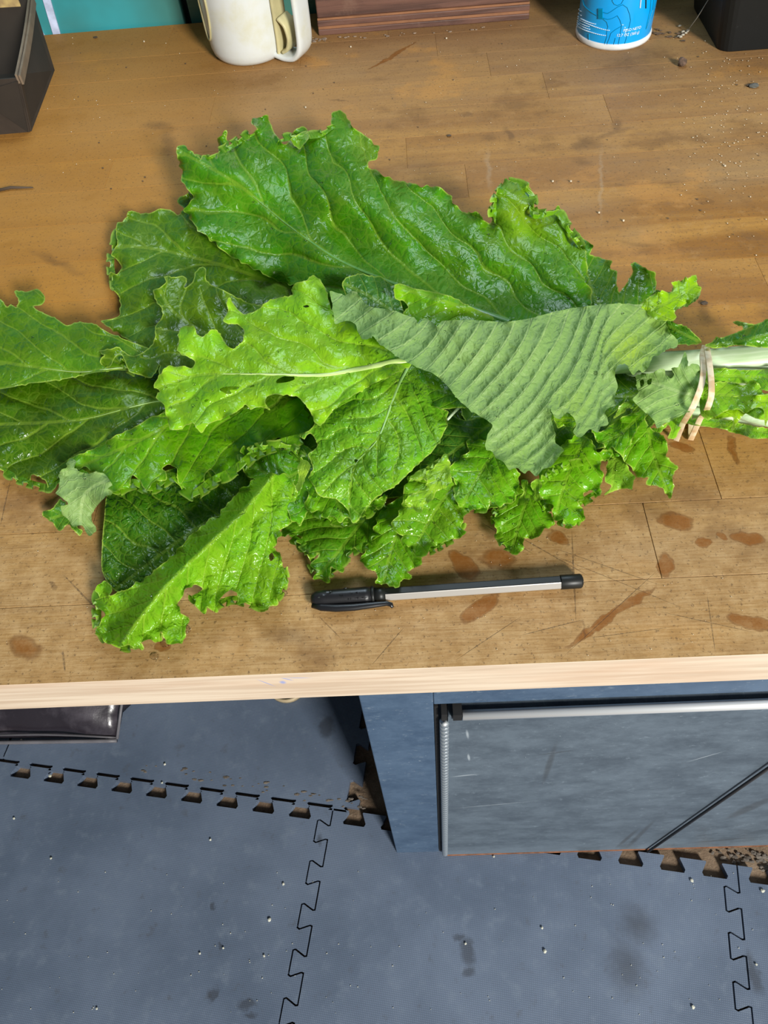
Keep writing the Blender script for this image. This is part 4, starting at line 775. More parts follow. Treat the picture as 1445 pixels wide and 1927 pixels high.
# O
leaf([(720,960),(700,1010),(690,1035),(678,1057),(695,1068),(708,1074),(712,1088),(706,1100),(728,1097),(749,1103),(752,1092),(772,1087),(765,1076),(776,1068),(792,1060),(792,1044),(800,1010),(830,960),(780,930)],
     [(800,930),(745,1010),(722,1095)], [(720,1090,.011),(760,980,.016)], (.085,.28,.012), sp=26, curl=1.1, lam=32, cl=15, grow=3, jag=3, drops=14)
# P
LP = leaf([(770,900),(762,930),(760,950),(740,985),(748,1000),(762,1008),(756,1020),(775,1028),(780,1040),(794,1045),(812,1030),(831,1018),(850,1012),(873,1008),(866,990),(872,974),(880,960),(900,953),(912,960),(905,945),(890,930),(860,900),(820,880)],
     [(880,880),(820,960),(780,1030)], [(790,1030,.016),(860,970,.024),(800,920,.028)], (.12,.33,.025), sp=26, ang=.4, curl=1.1, lam=34, cl=16, bias=.2, grow=4, jag=3, drops=10)
# pale frill near P
leaf([(772,900),(790,884),(812,880),(825,868),(838,852),(848,870),(846,890),(850,905),(838,920),(822,925),(815,940),(800,952),(790,968),(775,955),(762,950),(764,935),(785,925),(800,915),(802,900),(788,905)], [(850,860),(800,940)], [(800,910,.040)], (.20,.42,.06), sp=18, curl=1.4, lam=26, cl=8, drops=2, step=2.8)
leaf([(1125,860),(1142,863),(1140,885),(1138,906),(1150,915),(1136,932),(1155,925),(1172,920),(1189,920),(1192,905),(1196,899),(1185,885),(1179,870),(1170,845),(1140,840)], [(1160,830),(1150,930)], [(1150,900,.012)], (.16,.36,.06), sp=22, curl=.8, cl=8, drops=2)
# U right low leaf
leaf([(1210,770),(1215,790),(1228,808),(1240,815),(1254,828),(1258,846),(1254,858),(1265,870),(1275,881),(1266,894),(1268,915),(1262,939),(1254,930),(1246,920),(1238,914),(1222,914),(1216,905),(1219,899),(1199,898),(1188,880),(1172,866),(1175,840),(1190,820),(1195,790)],
     [(1215,750),(1225,840),(1260,935)], [(1200,800,.022),(1262,930,.014),(1190,880,.014)], (.10,.31,.012), sp=28, ang=.8, curl=.7, lam=30, cl=8, jag=3.2, drops=6)
# R
LR = leaf([(940,930),(945,950),(932,968),(928,986),(945,1000),(945,1015),(946,1027),(958,1033),(965,1042),(983,1033),(984,1020),(985,1010),(1000,1012),(1012,1008),(1025,995),(1040,990),(1040,975),(1030,965),(1040,950),(1020,925),(990,910)],
     [(1010,900),(985,960),(963,1035)], [(960,1030,.009),(990,950,.016),(1030,980,.012)], (.085,.27,.012), sp=24, curl=1.2, lam=28, cl=15, bias=.3, grow=3, jag=2.6, drops=8)
# S
LS = leaf([(1020,880),(1012,900),(1010,925),(1028,940),(1040,955),(1041,975),(1050,978),(1060,976),(1064,985),(1074,991),(1084,984),(1097,981),(1100,966),(1090,955),(1086,943),(1095,938),(1098,928),(1108,922),(1120,926),(1128,930),(1127,915),(1134,897),(1130,882),(1129,866),(1140,862),(1152,853),(1138,850),(1122,848),(1110,830),(1080,820),(1050,850)],
     [(1110,810),(1070,890),(1045,970)], [(1060,970,.016),(1120,860,.026),(1040,900,.024)], (.11,.33,.012), sp=26, ang=.5, curl=1.1, lam=34, cl=15, bias=.2, grow=3, drops=14)
# V
LV = leaf([(1110,800),(1128,812),(1140,805),(1155,795),(1172,784),(1195,775),(1214,768),(1216,782),(1205,800),(1192,822),(1186,838),(1176,850),(1174,860),(1166,855),(1160,848),(1150,842),(1140,850),(1136,838),(1125,830)],
     [(1225,760),(1170,815),(1120,840)], [(1130,820,.026),(1200,780,.030)], (.085,.29,.012), sp=24, curl=.9, lam=26, cl=8, drops=4)
# Q
LQ = leaf([(880,830),(885,850),(868,860),(845,884),(850,895),(862,905),(866,920),(856,932),(862,945),(872,955),(890,958),(905,955),(914,960),(922,942),(930,950),(940,953),(950,946),(963,945),(970,930),(974,915),(975,895),(970,885),(940,850),(910,830)],
     [(950,830),(910,880),(872,948)], [(870,900,.030),(950,900,.032),(900,950,.024)], (.095,.30,.018), sp=24, ang=.5, curl=1.1, lam=30, cl=14, grow=3, drops=16)
# M frills in the middle
LM = leaf([(450,850),(458,838),(470,845),(476,860),(490,850),(500,838),(512,830),(524,832),(532,845),(548,838),(560,830),(575,850),(590,880),(600,920),(590,950),(578,965),(566,988),(556,985),(545,978),(540,960),(525,955),(505,960),(512,940),(500,920),(480,905),(462,895),(456,880),(466,868)],
     [(620,840),(540,900),(480,880)], [(480,860,.024),(560,960,.022),(560,860,.026)], (.07,.25,.014), sp=22, curl=1.0, lam=32, cl=12, drops=12, step=2.8)
LM2 = leaf([(560,830),(590,850),(620,900),(650,930),(700,940),(730,930),(722,952),(712,960),(700,952),(690,962),(680,975),(667,986),(655,975),(640,985),(625,972),(610,975),(598,962),(584,966),(572,950),(580,930),(570,900),(560,870)],
     [(600,840),(640,960)], [(620,950,.026),(580,870,.024)], (.10,.30,.018), sp=22, curl=1.0, lam=32, cl=12, drops=8, step=2.8)
leaf([(560,880),(568,865),(580,868),(584,880),(577,895),(570,910),(562,925),(556,918),(562,900)], [(575,865),(560,920)], [(570,890,.042)], (.24,.44,.08), face=1, sp=18, curl=.5, cl=5, drops=0, step=2.6)
# J2 pale underside curl at the left
leaf([(107,928),(112,905),(112,888),(125,878),(130,862),(144,868),(140,882),(160,890),(178,888),(195,890),(208,905),(214,925),(200,935),(189,945),(176,962),(173,978),(180,990),(178,1002),(166,1008),(155,990),(138,992),(128,978),(118,968),(114,952),(130,950),(120,940)],
     [(210,900),(160,930),(150,1000)], [(120,900,.030),(170,990,.010),(190,910,.032)], (.17,.34,.09), face=-1, sp=20, curl=.9, lam=32, cl=9, drops=2, step=2.8)
leaf([(82,962),(100,955),(115,938),(130,960),(140,985),(155,1000),(150,1009),(140,1000),(128,988),(112,1000),(98,985),(80,972)], [(150,960),(100,975)], [(110,970,.006)], (.045,.17,.03), sp=18, curl=1.3, lam=24, cl=8, drops=0, step=2.8)
# J bright ruffled band
LJ = leaf([(310,775),(285,783),(262,798),(240,808),(215,820),(195,835),(160,850),(130,862),(127,876),(145,884),(160,880),(178,893),(184,905),(190,914),(204,920),(215,928),(228,921),(243,922),(246,908),(250,895),(262,905),(268,916),(278,926),(284,912),(296,905),(311,905),(314,893),(306,882),(318,876),(330,882),(334,898),(334,908),(346,918),(356,930),(368,937),(378,928),(389,925),(384,908),(386,894),(396,884),(404,892),(409,902),(420,901),(428,886),(440,880),(456,878),(470,865),(478,848),(496,840),(505,832),(520,824),(535,828),(545,845),(555,835),(560,820),(580,815),(600,800),(610,770),(600,720),(500,730),(400,740),(330,760)],
     [(680,700),(520,740),(380,770),(260,830),(170,870)], [(300,790,.032),(140,870,.022),(250,900,.026),(370,920,.022),(500,830,.026),(560,780,.010),(420,800,.014),(500,780,.010)], (.085,.28,.008), ang=1.9, sp=85, curl=.8, lam=40, cl=12, ruf=.004, drops=30, grow=0, step=2.8)
for (par, pts, hts, col, out, w, lam, amp, tg) in (
    (LJ, [(126,868),(150,888),(185,908),(215,922),(250,908),(285,916),(325,896),(362,928),(398,905),(440,884),(480,852),(530,832),(578,820)], [.016,.022,.022,.020,.024,.026,.028], (.12,.33,.012), 1, 19, 33, 14, 9),
    (LM, [(450,846),(480,895),(512,940),(560,985)], [.022,.020,.018], (.10,.29,.014), 1, 15, 26, 10, 7), (LM, [(462,850),(500,838),(545,838),(575,868)], [.026,.028,.028], (.13,.33,.03), -1, 12, 26, 10, 7),
    (LM2, [(575,940),(600,965),(645,982),(690,965),(728,935)], [.022,.022,.024], (.11,.32,.02), 1, 15, 25, 10, 7),
    (LL, [(186,1098),(184,1140),(186,1182),(214,1212),(266,1218)], [.008,.007,.005,.004], (.15,.37,.03), 1, 15, 30, 9, 7), (LL, [(352,1125),(392,1142),(440,1128),(505,1140),(534,1090),(522,1040)], [.006,.006,.006,.008], (.13,.34,.025), 1, 14, 32, 9, 7),
    (LN, [(540,1008),(575,1030),(594,1075),(628,1075),(660,1040),(700,1022)], [.006,.007,.006,.010,.012], (.07,.23,.012), 1, 13, 26, 8, 6),
    (LP, [(768,900),(800,892),(842,862)], [.034,.038,.036], (.18,.40,.04), -1, 14, 24, 10, 7), (LP, [(772,1022),(800,1040),(860,1008),(872,975)], [.016,.016,.020], (.12,.33,.025), 1, 11, 24, 7, 5),
    (LS, [(1018,908),(1050,884),(1098,868)], [.026,.028,.030], (.15,.38,.02), -1, 14, 24, 9, 6), (LS, [(1044,982),(1082,984),(1094,948),(1130,926)], [.014,.014,.018,.020], (.12,.35,.014), 1, 12, 26, 8, 6),
    (LR, [(936,950),(932,985),(946,1022),(966,1036)], [.010,.009,.008], (.09,.28,.012), 1, 12, 24, 8, 6), (LR, [(982,915),(1012,932),(1036,968)], [.018,.016,.014], (.12,.33,.014), -1, 12, 24, 8, 6),
    (LA, [(340,285),(380,302),(430,276),(478,246)], [.036,.038,.042], (.085,.27,.012), -1, 13, 34, 9, 6), (LA, [(520,262),(555,256),(600,252),(628,232)], [.044,.048,.050], (.09,.28,.014), -1, 12, 34, 8, 6),
    (LA, [(925,420),(934,372),(962,343),(1000,362),(1006,404),(1048,398),(1072,432),(1100,470)], [.050,.054,.054,.050,.046], (.14,.36,.014), -1, 13, 32, 9, 7),
    (LQ, [(850,890),(866,930),(880,956),(940,952),(972,920)], [.026,.024,.022,.026], (.10,.31,.016), 1, 12, 26, 8, 6), (LV, [(1186,830),(1162,852),(1138,846)], [.024,.024,.022], (.10,.32,.012), 1, 11, 22, 7, 5),
    (LE, [(190,668),(222,664),(245,695),(290,708)], [.024,.024,.024], (.15,.33,.02), 1, 13, 25, 9, 6), (LB, [(240,402),(218,445),(208,500),(222,560)], [.012,.010,.010], (.075,.20,.02), 1, 12, 36, 7, 5),
    (LD, [(0,884),(45,906),(92,918),(120,905)], [.004,.004,.006], (.06,.19,.01), 1, 13, 30, 7, 5)):
    frill(pts, hts, col, out, w, lam, amp, tg, par, seed=int(pts[0][0]) + 3)
# vivid tip of the folded leaf, upper side showing
leaf([(1204,575),(1214,564),(1232,551),(1248,547),(1263,551),(1268,542),(1263,530),(1280,529),(1296,522),(1309,518),(1312,532),(1320,545),(1312,556),(1300,570),(1284,576),(1270,586),(1270,602),(1240,604),(1215,590)], [(1210,590),(1262,566),(1310,535)], [(1230,580,.0595),(1300,540,.058)], (.24,.47,.012), sp=22, ang=.6, curl=1.1, lam=26, cl=10, tooth=9, jag=3, drops=2, step=2.6)
# I rolled leaf in front of the fold
leaf([(643,536),(655,520),(670,517),(683,515),(700,520),(716,521),(736,534),(744,545),(752,560),(760,590),(760,620),(700,610),(660,570)], [(760,600),(700,560),(650,535)], [(700,550,.046)], (.035,.16,.03), sp=28, curl=.5, cl=9, drops=4)
leaf([(742,540),(752,533),(780,542),(810,548),(845,556),(880,574),(905,586),(930,600),(900,615),(820,620),(765,612),(758,590),(768,578),(758,566),(743,562)], [(930,598),(820,562),(745,540)], [(760,560,.054),(860,590,.052)], (.14,.38,.012), sp=30, curl=.3, cl=9, drops=2, keel=.003, keelw=12)
# G glossy blistered leaf
leaf([(780,640),(735,690),(690,712),(640,740),(600,755),(586,775),(592,796),(578,812),(562,820),(572,824),(584,815),(592,826),(597,838),(588,848),(579,856),(586,870),(588,884),(580,900),(590,915),(597,930),(612,936),(622,938),(634,940),(642,948),(655,962),(660,980),(668,985),(678,974),(689,956),(704,940),(719,929),(745,914),(762,898),(779,881),(798,864),(816,847),(830,825),(842,800),(841,786),(844,774),(830,765),(862,740),(860,700),(820,650)],
     [(800,640),(752,720),(712,824),(666,880),(655,975)], [(600,760,.036),(700,740,.044),(840,780,.038),(580,830,.032),(700,860,.040),(665,975,.030)], (.12,.34,.035), blister=.75, ang=1.0, sp=46, curl=.5, lam=34, cl=8, quilt=.0016, ruf=.0015, drops=26, ribw=7, ribcol=(.25,.45,.14), holes=[[(668,864),(675,866),(673,871),(667,869)]])
# small dark glossy leaf right of G
leaf([(770,700),(800,690),(840,700),(870,740),(890,765),(860,768),(830,770),(800,760),(775,745),(740,740),(745,715)], [(880,750),(780,720)], [(810,730,.040)], (.07,.25,.02), sp=24, curl=.6, cl=8, drops=3)
# F bright centre leaf
leaf([(745,660),(735,640),(716,625),(690,600),(668,585),(640,572),(625,582),(612,541),(600,525),(589,517),(575,528),(556,532),(548,545),(550,556),(533,558),(515,562),(500,570),(488,580),(470,588),(458,590),(446,580),(432,562),(426,570),(428,586),(419,603),(430,610),(446,611),(458,622),(456,640),(440,654),(424,645),(409,622),(396,620),(384,634),(372,628),(366,614),(352,612),(338,618),(336,640),(333,660),(345,668),(366,680),(360,692),(345,688),(330,690),(316,688),(302,705),(289,724),(300,738),(292,748),(305,760),(309,771),(314,790),(322,808),(338,809),(352,800),(364,798),(378,816),(386,808),(394,798),(415,790),(434,782),(450,772),(461,762),(472,770),(490,766),(507,771),(500,758),(503,747),(517,743),(536,744),(556,746),(572,758),(586,780),(592,796),(605,800),(640,760),(690,730),(740,705),(768,692),(778,680),(760,665)],
     [(776,676),(735,682),(672,695),(600,706),(480,704),(380,705),(320,720)], [(320,730,.046),(430,600,.048),(589,530,.050),(500,640,.044),(600,700,.044),(720,670,.052),(400,780,.044),(590,780,.044),(540,745,.054),(450,765,.050)], (.20,.46,.035), ang=2.1, sp=105, curl=.7, lam=34, cl=9, ruf=.0035, und=.004, quilt=.0018, ribw=14, ribcol=(.50,.64,.22), ribh=.0002, drops=44, jag=2.8,
     holes=[[(522,714),(535,708),(552,708),(554,714),(540,719),(520,721)],[(413,733),(422,728),(436,727),(450,728),(446,733),(432,734),(436,740),(428,742),(420,738)],[(384,754),(390,750),(393,752),(388,757)],[(468,727),(478,724),(479,727),(470,729)],[(570,576),(578,574),(582,577),(574,579)]], rolls=((440,650,22,1.2),(305,765,10,1.4)))
# band side leaves: X and low right
leaf([(1190,800),(1235,806),(1260,790),(1290,765),(1310,740),(1300,790),(1285,800),(1277,812),(1272,824),(1256,825),(1262,810),(1258,800),(1250,806),(1240,815),(1215,812)], [(1310,770),(1220,806)], [(1250,800,.016)], (.16,.40,.03), sp=22, curl=.3, cl=6, jag=2, drops=1)
# dark curl left of the band at the top
leaf([(1250,604),(1262,603),(1280,610),(1298,620),(1312,632),(1321,645),(1305,650),(1288,648),(1270,650),(1256,650),(1245,630)], [(1322,646),(1285,628),(1255,612)], [(1285,625,.044),(1320,645,.036)], (.04,.17,.02), sp=16, curl=.5, cl=8, bias=.6, drops=2, step=2.6)
# W pale lobed leaf by the band
leaf([(1197,707),(1212,704),(1226,703),(1236,696),(1250,694),(1253,704),(1262,712),(1268,704),(1264,694),(1276,690),(1282,676),(1288,662),(1293,668),(1295,688),(1306,684),(1316,688),(1317,714),(1314,735),(1308,755),(1298,772),(1282,782),(1264,790),(1250,798),(1236,806),(1232,796),(1228,786),(1215,778),(1204,768),(1194,758),(1190,750),(1200,740),(1198,725)],
     [(1310,745),(1270,735),(1215,715)], [(1220,740,.044),(1290,690,.048),(1290,770,.036)], (.19,.40,.07), face=-1, sp=24, ang=.9, curl=.5, lam=22, cl=6, jag=3.6, tooth=9, quilt=.0009, drops=4, holes=[[(1204,717),(1210,714),(1212,722),(1206,728)],[(1218,716),(1226,712),(1225,722),(1219,724)]])
# H folded leaf, underside up
leaf([(620,548),(634,551),(650,556),(660,548),(670,549),(678,560),(688,572),(702,578),(717,580),(735,583),(751,587),(766,594),(780,598),(786,610),(792,606),(798,598),(814,606),(822,614),(832,604),(862,602),(890,602),(920,604),(950,605),(978,602),(1000,598),(1022,592),(1045,586),(1066,582),(1100,576),(1143,572),(1175,571),(1206,572),(1216,562),(1232,549),(1248,547),(1262,550),(1266,540),(1264,530),(1280,528),(1295,522),(1309,518),(1312,530),(1319,545),(1314,560),(1298,574),(1284,578),(1271,586),(1270,602),(1252,604),(1262,625),(1276,642),(1272,655),(1258,656),(1240,668),(1228,672),(1222,688),(1210,702),(1202,696),(1192,706),(1184,695),(1176,684),(1160,690),(1157,706),(1163,728),(1157,745),(1158,762),(1146,768),(1138,776),(1144,790),(1142,801),(1130,804),(1124,815),(1110,808),(1095,822),(1085,822),(1078,812),(1084,800),(1080,788),(1068,776),(1054,788),(1044,786),(1036,770),(1038,790),(1044,812),(1046,834),(1060,846),(1050,862),(1037,878),(1022,884),(1008,897),(996,886),(986,890),(972,880),(958,884),(945,868),(930,858),(925,848),(914,846),(916,820),(926,800),(908,786),(891,776),(867,757),(843,728),(828,714),(814,703),(793,695),(775,686),(760,678),(746,670),(728,656),(712,645),(700,632),(690,640),(680,636),(672,622),(668,608),(650,604),(632,610),(628,596),(625,572)],
     [(1330,650),(1270,600),(1143,562),(1022,580),(920,592),(780,588),(680,552),(600,530)], [(640,575,.060),(760,600,.066),(860,720,.060),(900,620,.072),(1000,640,.070),(1140,590,.068),(1290,545,.050),(1260,650,.054),(1000,880,.048),(930,850,.048),(1130,790,.054),(1100,680,.062)], (.13,.31,.055), face=-1, ang=.55, sp=33, veincurve=.0012, curl=.5, lam=36, cl=8, ruf=.002, und=.003, undsc=170, quilt=.0016, lump=.0003, blister=.55, wob=.06, jag=2.2, tooth=9, drops=20, rolls=((1290,535,22,1.5),), yel=((1185,660,48,.85),(1240,580,50,.6),(1290,540,35,.8),(1080,760,40,.4),(960,860,50,.3)),
     holes=[[(1228,668),(1236,664),(1246,664),(1256,668),(1262,678),(1266,688),(1240,690),(1230,688)]] if False else [], label='folded leaf showing its pale underside')
# small pale frills under the fold
leaf([(1040,778),(1052,772),(1066,776),(1080,782),(1086,796),(1078,806),(1062,802),(1050,806),(1044,794)], [(1085,790),(1045,790)], [(1062,790,.040)], (.14,.36,.02), sp=14, curl=1.3, lam=22, cl=6, drops=0, step=2.6)
leaf([(1002,905),(1014,900),(1020,915),(1012,925),(1020,936),(1012,945),(1000,938),(1004,925),(998,915)], [(1010,900),(1010,940)], [(1010,920,.034)], (.16,.38,.05), sp=14, curl=.9, cl=6, drops=0, step=2.6)
leaf([(980,905),(994,902),(992,920),(988,935),(996,940),(985,950),(972,950),(978,935),(984,925)], [(990,900),(980,945)], [(985,925,.030)], (.15,.36,.05), sp=14, curl=.9, cl=6, drops=0, step=2.6)
leaf([(1154,788),(1164,768),(1172,758),(1184,754),(1194,758),(1190,766),(1178,770),(1168,780)], [(1190,760),(1156,786)], [(1175,768,.036)], (.13,.30,.08), sp=14, curl=.4, cl=5, drops=0, step=2.6)
# right of the band
leaf([(1328,650),(1342,642),(1348,633),(1356,636),(1372,630),(1395,622),(1420,611),(1450,600),(1500,590),(1500,650),(1440,655),(1390,650),(1345,656)], [(1330,652),(1400,640),(1500,615)], [(1340,648,.036),(1460,630,.046)], (.05,.20,.012), sp=24, curl=.5, cl=7, lam=26, keel=.004, keelw=14, drops=6)
leaf([(1378,606),(1394,605),(1420,610),(1440,604),(1450,612),(1430,620),(1400,624),(1396,614)], [(1450,610),(1380,607)], [(1410,612,.020)], (.04,.15,.02), sp=16, curl=.3, cl=5, drops=0, step=2.6)
leaf([(1326,700),(1350,692),(1400,696),(1500,696),(1500,745),(1440,735),(1400,722),(1360,720),(1330,722)], [(1320,706),(1400,708),(1500,715)], [(1330,710,.036),(1460,715,.034)], (.15,.38,.035), sp=22, curl=.4, cl=8, drops=3)
leaf([(1322,722),(1350,720),(1375,718),(1400,724),(1416,716),(1430,724),(1440,740),(1500,735),(1500,790),(1430,790),(1380,770),(1335,790),(1318,780),(1316,750)], [(1310,740),(1380,745),(1500,760)], [(1330,740,.036),(1440,745,.036)], (.17,.40,.05), sp=22, curl=.9, cl=8, lam=28, drops=3)
leaf([(1332,762),(1350,752),(1380,745),(1420,743),(1500,742),(1500,775),(1455,766),(1440,802),(1436,772),(1420,768),(1395,785),(1376,813),(1380,790),(1378,785),(1350,788),(1322,785)], [(1325,780),(1400,758),(1500,752)], [(1350,770,.034),(1450,755,.040)], (.24,.48,.02), sp=26, curl=.3, cl=6, jag=1.5, drops=1)
leaf([(1290,792),(1320,786),(1370,790),(1400,798),(1450,806),(1500,800),(1500,835),(1450,826),(1420,826),(1394,818),(1350,806),(1300,800)], [(1290,796),(1360,800),(1500,822)], [(1300,796,.014),(1450,815,.014)], (.14,.38,.03), sp=22, curl=.4, cl=7, drops=2)

# stalks gathered in the band
def stalk(pts, ra, rb, flat=.6, label=None):
    P = catmull([(a, b) for a, b, c in pts], 14, False); t = np.linspace(0, 1, len(P)); hs = np.interp(t, np.linspace(0, 1, len(pts)), [c for a, b, c in pts])
    Wp = atz(P[:, 0], P[:, 1], ZB + hs); m = MB(); m.tube([tuple(p) for p in Wp], list(ra + (rb - ra) * t), 16, flat=flat); o = m.build('stalk', M_STALK, bunch, True, off=BUN0)
    if label: o['label'] = label
    return o
stalk([(1520,664,.031),(1440,668,.031),(1330,676,.029),(1240,680,.026),(1120,690,.022)], .0092, .0070, .5)
stalk([(1520,790,.016),(1430,778,.016),(1330,750,.014),(1230,740,.012)], .0100, .0060, .5)
stalk([(1520,720,.014),(1400,712,.014),(1320,710,.014),(1150,700,.014),(980,700,.012)], .0075, .0045, .8)
stalk([(1520,770,.010),(1420,790,.008),(1320,780,.009),(1200,770,.009),(1060,790,.009)], .0060, .0035, .8)
stalk([(1500,690,.010),(1400,685,.010),(1320,690,.010),(1100,640,.010),(900,610,.012)], .0055, .0040, .8)
stalk([(880,760,.030),(862,768,.034),(842,790,.036)], .0012, .0007, .8)
# droplets
dm_ = MB(); random.seed(5)
for p in DROPS: dm_.blob((p[0], p[1], p[2] + .0002), random.choice([.0005, .0006, .0008, .0011]), .05, sc=(1.2, 1, .55), sub=1)
o = dm_.build('water_droplets', M_WATER, bunch, True, off=BUN0); o['kind'] = 'stuff'
# ------------------------------------------------------------------ rubber band
def rubber():
    t = NT('tan_rubber'); P = t.pos(); n = t.noise(P, 120, 3); t.set(col=t.mix(t.mr(n, .4, .65), (.78, .66, .45), (.62, .42, .22)), rough=.5, nrm=t.bump(n, .1, .0004))
    m = MB()
    def loop(pix, w):
        P = catmull([(a, b) for a, b, c in pix], 4, False); k = np.linspace(0, 1, len(P)); hs = np.interp(k, np.linspace(0, 1, len(pix)), [c for a, b, c in pix]); top = atz(P[:, 0], P[:, 1], ZB + hs)
        a, b = top[-1], top[0]; bot = [np.array([a[0]*(1-f)+b[0]*f, a[1]*(1-f)+b[1]*f, ZB + .0012]) for f in np.linspace(.05, .95, 8)]
        pts = [Vector(p) for p in list(top) + bot]; n = len(pts); V = []; F = []; ax = Vector((1, 0, 0)); cen = sum(pts, Vector()) / n
        for i, p in enumerate(pts):
            tg = (pts[(i+1) % n] - pts[i-1]).normalized(); up = (p - cen); up = (up - tg * up.dot(tg)).normalized(); sd = tg.cross(up)
            for (u_, s_) in ((-.5, -1), (-.5, 1), (.5, 1), (.5, -1)): V.append(p + sd * s_ * w / 2 + up * u_ * .0011)
        for i in range(n):
            j = (i+1) % n
            for q in range(4): F.append((i*4+q, i*4+(q+1) % 4, j*4+(q+1) % 4, j*4+q))
        m.add(V, F)
    loop([(1326,651,.034),(1322,668,.044),(1323,700,.046),(1318,730,.046),(1304,765,.040),(1285,796,.020)], .0034)
    loop([(1329,651,.035),(1334,680,.046),(1338,715,.048),(1338,745,.048),(1330,770,.042),(1318,786,.024)], .0034)
    c = atz(1320, 720, ZB); o = m.build('rubber_band', t.m, None, True, off=(c[0], c[1], ZB)); o.location = (c[0], c[1], ZB)
    b = o.modifiers.new('bevel', 'BEVEL'); b.width = .0003; b.segments = 2
    tag(o, 'tan doubled rubber band around the pale stalks of the greens bunch', 'rubber band')
rubber()
# ------------------------------------------------------------------ crumbs, grit, drops on the bench, floor specks
random.seed(21)
M_GR = simple('pale_grit', (.62, .54, .40), .8); M_DK = simple('dark_crumb', (.075, .05, .03), .8)
m = MB(); spots = [(575,202),(1040,341),(1074,341),(1364,312),(1127,400),(1173,415),(422,60),(271,78),(840,72),(660,88)]
for (x, y) in spots: p = atz(x, y, ZB + .0011); m.blob(p, .0010, .1)
for i in range(170):
    x, y = random.gauss(1380, 60), random.gauss(230, 110)
    if 60 < y < 520 and x < 1500 and not (y < 100 and x > 1330): m.blob(atz(x, y, ZB + .0007), random.uniform(.0003, .0006), .15)
for i in range(120):
    x, y = random.uniform(80, 1440), random.uniform(70, 330); m.blob(atz(x, y, ZB + .0006), random.uniform(.0002, .0005), .15)
for i in range(90):
    x, y = random.uniform(0, 1440), random.uniform(1000, 1240); m.blob(atz(x, y, ZB + .0004), random.uniform(.00015, .0003), .15)
for (x, y, r) in ((1408,160,.0016),(1325,570,.002),(180,70,.002),(410,108,.0014),(845,255,.0015),(700,335,.0012)): m.blob(atz(x, y, ZB + r * .6), r, .2, m=1, sc=(1.5, 1, .45))
for i in range(60): m.blob(atz(random.uniform(90, 1440), random.uniform(80, 460), ZB + .0006), random.uniform(.0003, .0008), .2, m=1, sc=(1.4, 1, .5))
tag(m.build('grit', [M_GR, M_DK]), 'scattered pale grit and dark dirt crumbs on the bench top', 'grit', kind='stuff')
def crumb(name, px, py, r, mat_, label, sc=(1, 1, 1), cat='debris', sub=2, z=ZB):
    p = atz(px, py, z); m = MB(); m.blob((0, 0, r * sc[2] * .85), r, .22, sc=sc, sub=sub); o = m.build(name, mat_, None, False); o.location = tuple(p); return tag(o, label, cat)
crumb('dried_clod', 1282, 124, .0042, simple('clod_brown', (.14, .085, .055), .9, sc=300, var=.3), 'small brown dried clod on the bench below the blue can and the tub')
crumb('grey_pebble', 1418, 164, .0036, simple('pebble_grey', (.10, .10, .085), .8), 'small flat grey lump below the black tub', (1.3, .8, .5))
m = MB(); p0 = atz(-12, 360, ZB + .0015); p1 = atz(20, 353, ZB + .0018); p2 = atz(62, 353, ZB + .0012); m.tube([p0 - p0 + np.array([0, 0, .0015]), p1 - p0 + np.array([0, 0, .0015]), p2 - p0 + np.array([0, 0, .0015])], [.0012, .0013, .0006], 7)
o = m.build('twig', M_DK, None, True); o.location = (p0[0], p0[1], ZB); tag(o, 'short thin dark twig at the left edge of the bench', 'twig')
m = MB()
for i in range(26):
    t_ = i / 25; p = atz(1215 + 70 * t_ + random.uniform(-8, 8), 56 + 14 * t_ + random.uniform(-7, 7), ZB + .001); m.blob(p, random.uniform(.0006, .0018), .45, sc=(1.6, .8, .5))
c_ = atz(1250, 64, ZB); o = m.build('dust_clump', simple('dust_brown', (.10, .065, .04), .95, sc=200), None, False, off=tuple(c_)); o.location = tuple(c_); tag(o, 'brown dusty debris clump between the blue can and the black tub', 'debris', kind='stuff')
m = MB(); q0 = atz(1292, 60, ZB + .001); q1 = aty(1335, -4, .66); m.tube([tuple(q0), tuple((q0 + q1) / 2 + np.array([0, 0, -.002])), tuple(q1)], .0004, 5)
for i in range(9): p = atz(1285 + random.uniform(-14, 10), 60 + random.uniform(-12, 10), ZB + .0018); m.blob(p, .0016, .4, sc=(1.2, .6, .7))
o = m.build('cobweb', simple('web_grey', (.42, .38, .30), .9), None, True, off=tuple(q0)); o.location = tuple(q0); tag(o, 'dusty cobweb strand from the bench up to the black tub', 'cobweb')
m = MB()
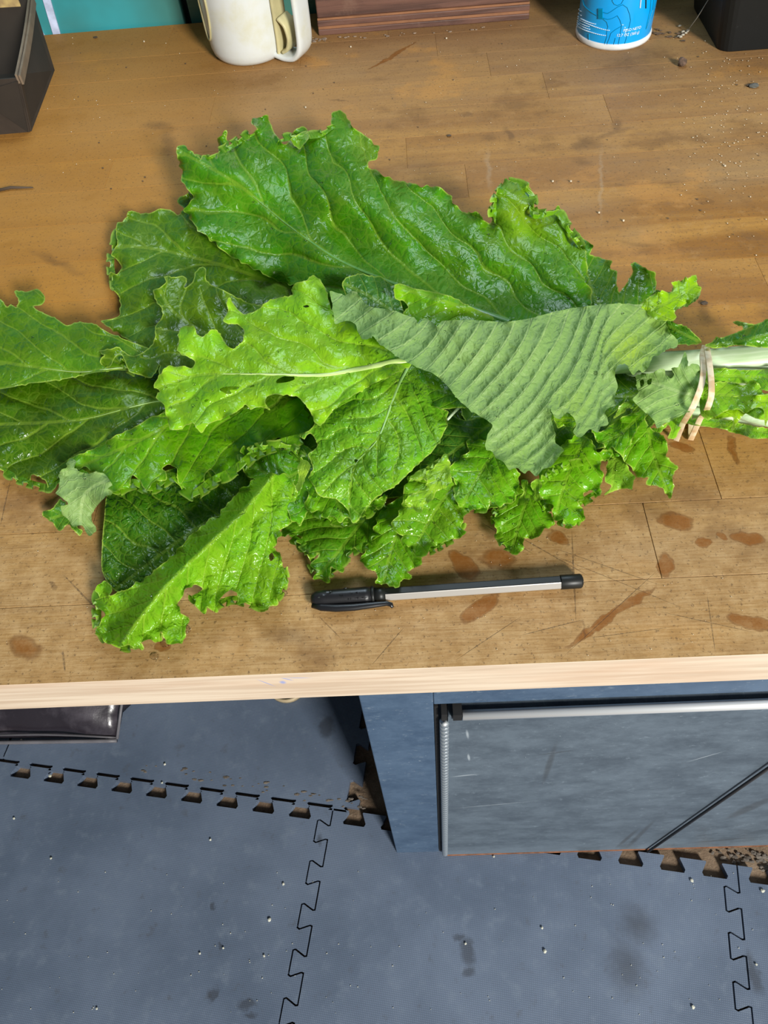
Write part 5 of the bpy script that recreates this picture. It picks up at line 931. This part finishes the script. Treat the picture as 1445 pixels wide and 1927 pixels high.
for i in range(40):
    x = random.choice([random.uniform(588, 612), random.uniform(600, 990)]); y = 72 - (x - 600) * .07 + random.uniform(0, 6); m.blob(atz(x, y, ZB + .0006), random.uniform(.0006, .0016), .35, sc=(1.5, 1, .5))
tag(m.build('dust_line', simple('lint', (.30, .22, .16), .95)), 'line of dust and lint along the foot of the wooden box', 'dust', kind='stuff')
for (x, y, r, l) in ((291, 1236, .0024, 'small amber water drop on the bench nearest the front edge'), (311, 1212, .0026, 'small water drop beside the tip of the lowest leaf'), (349, 1186, .003, 'water drop partly under the lowest leaf tip'), (533, 1117, .0026, 'small water drop between the leaf and the pen cap')):
    m = MB(); m.blob((0, 0, 0), r, .05, sc=(1, .8, .35), sub=3); o = m.build('water_drop', M_WATER, None, True); p = atz(x, y, ZB); o.location = (p[0], p[1], ZB + r * .12); tag(o, l, 'water drop')
m = MB()
for (x, y) in ((26,1540),(396,1580),(507,1731),(420,1784),(497,1799),(376,1794),(182,1898),(96,1615),(929,1612),(1302,1657),(876,1776),(1020,1746),(1025,1790),(1423,1815),(1304,1895),(40,1393),(94,1460),(305,1473),(533,1664),(310,1438),(1435,1676)): m.blob(atz(x, y, .002), random.uniform(.0015, .0032), .25, sc=(1, 1, .7))
for i in range(110): m.blob(atz(random.uniform(0, 1445), random.uniform(1640, 1927), .0008), random.uniform(.0004, .0009), .3)
tag(m.build('floor_crumbs', simple('white_speck', (.62, .62, .52), .7)), 'small pale crumbs and specks scattered over the foam mats', 'crumbs', kind='stuff')
m = MB()
for i in range(46):
    t_ = random.random(); x, y = 250 + t_ * 450 + random.uniform(-10, 10), 1440 + t_ * 75 + random.uniform(-12, 12); m.blob(atz(x, y, .0), random.uniform(.0012, .003), .4, sc=(1.8, .8, .4))
for i in range(60):
    t_ = random.random(); m.blob(atz(1340 + t_ * 120, 1592 + t_ * 40 + random.uniform(-16, 18), -.009), random.uniform(.001, .003), .4, sc=(1.5, 1, .5))
tag(m.build('dust_bunnies', simple('dust_grey_brown', (.17, .145, .12), .98, sc=120, var=.3)), 'grey-brown dust and lint caught in the joints between the foam mats', 'dust', kind='stuff')
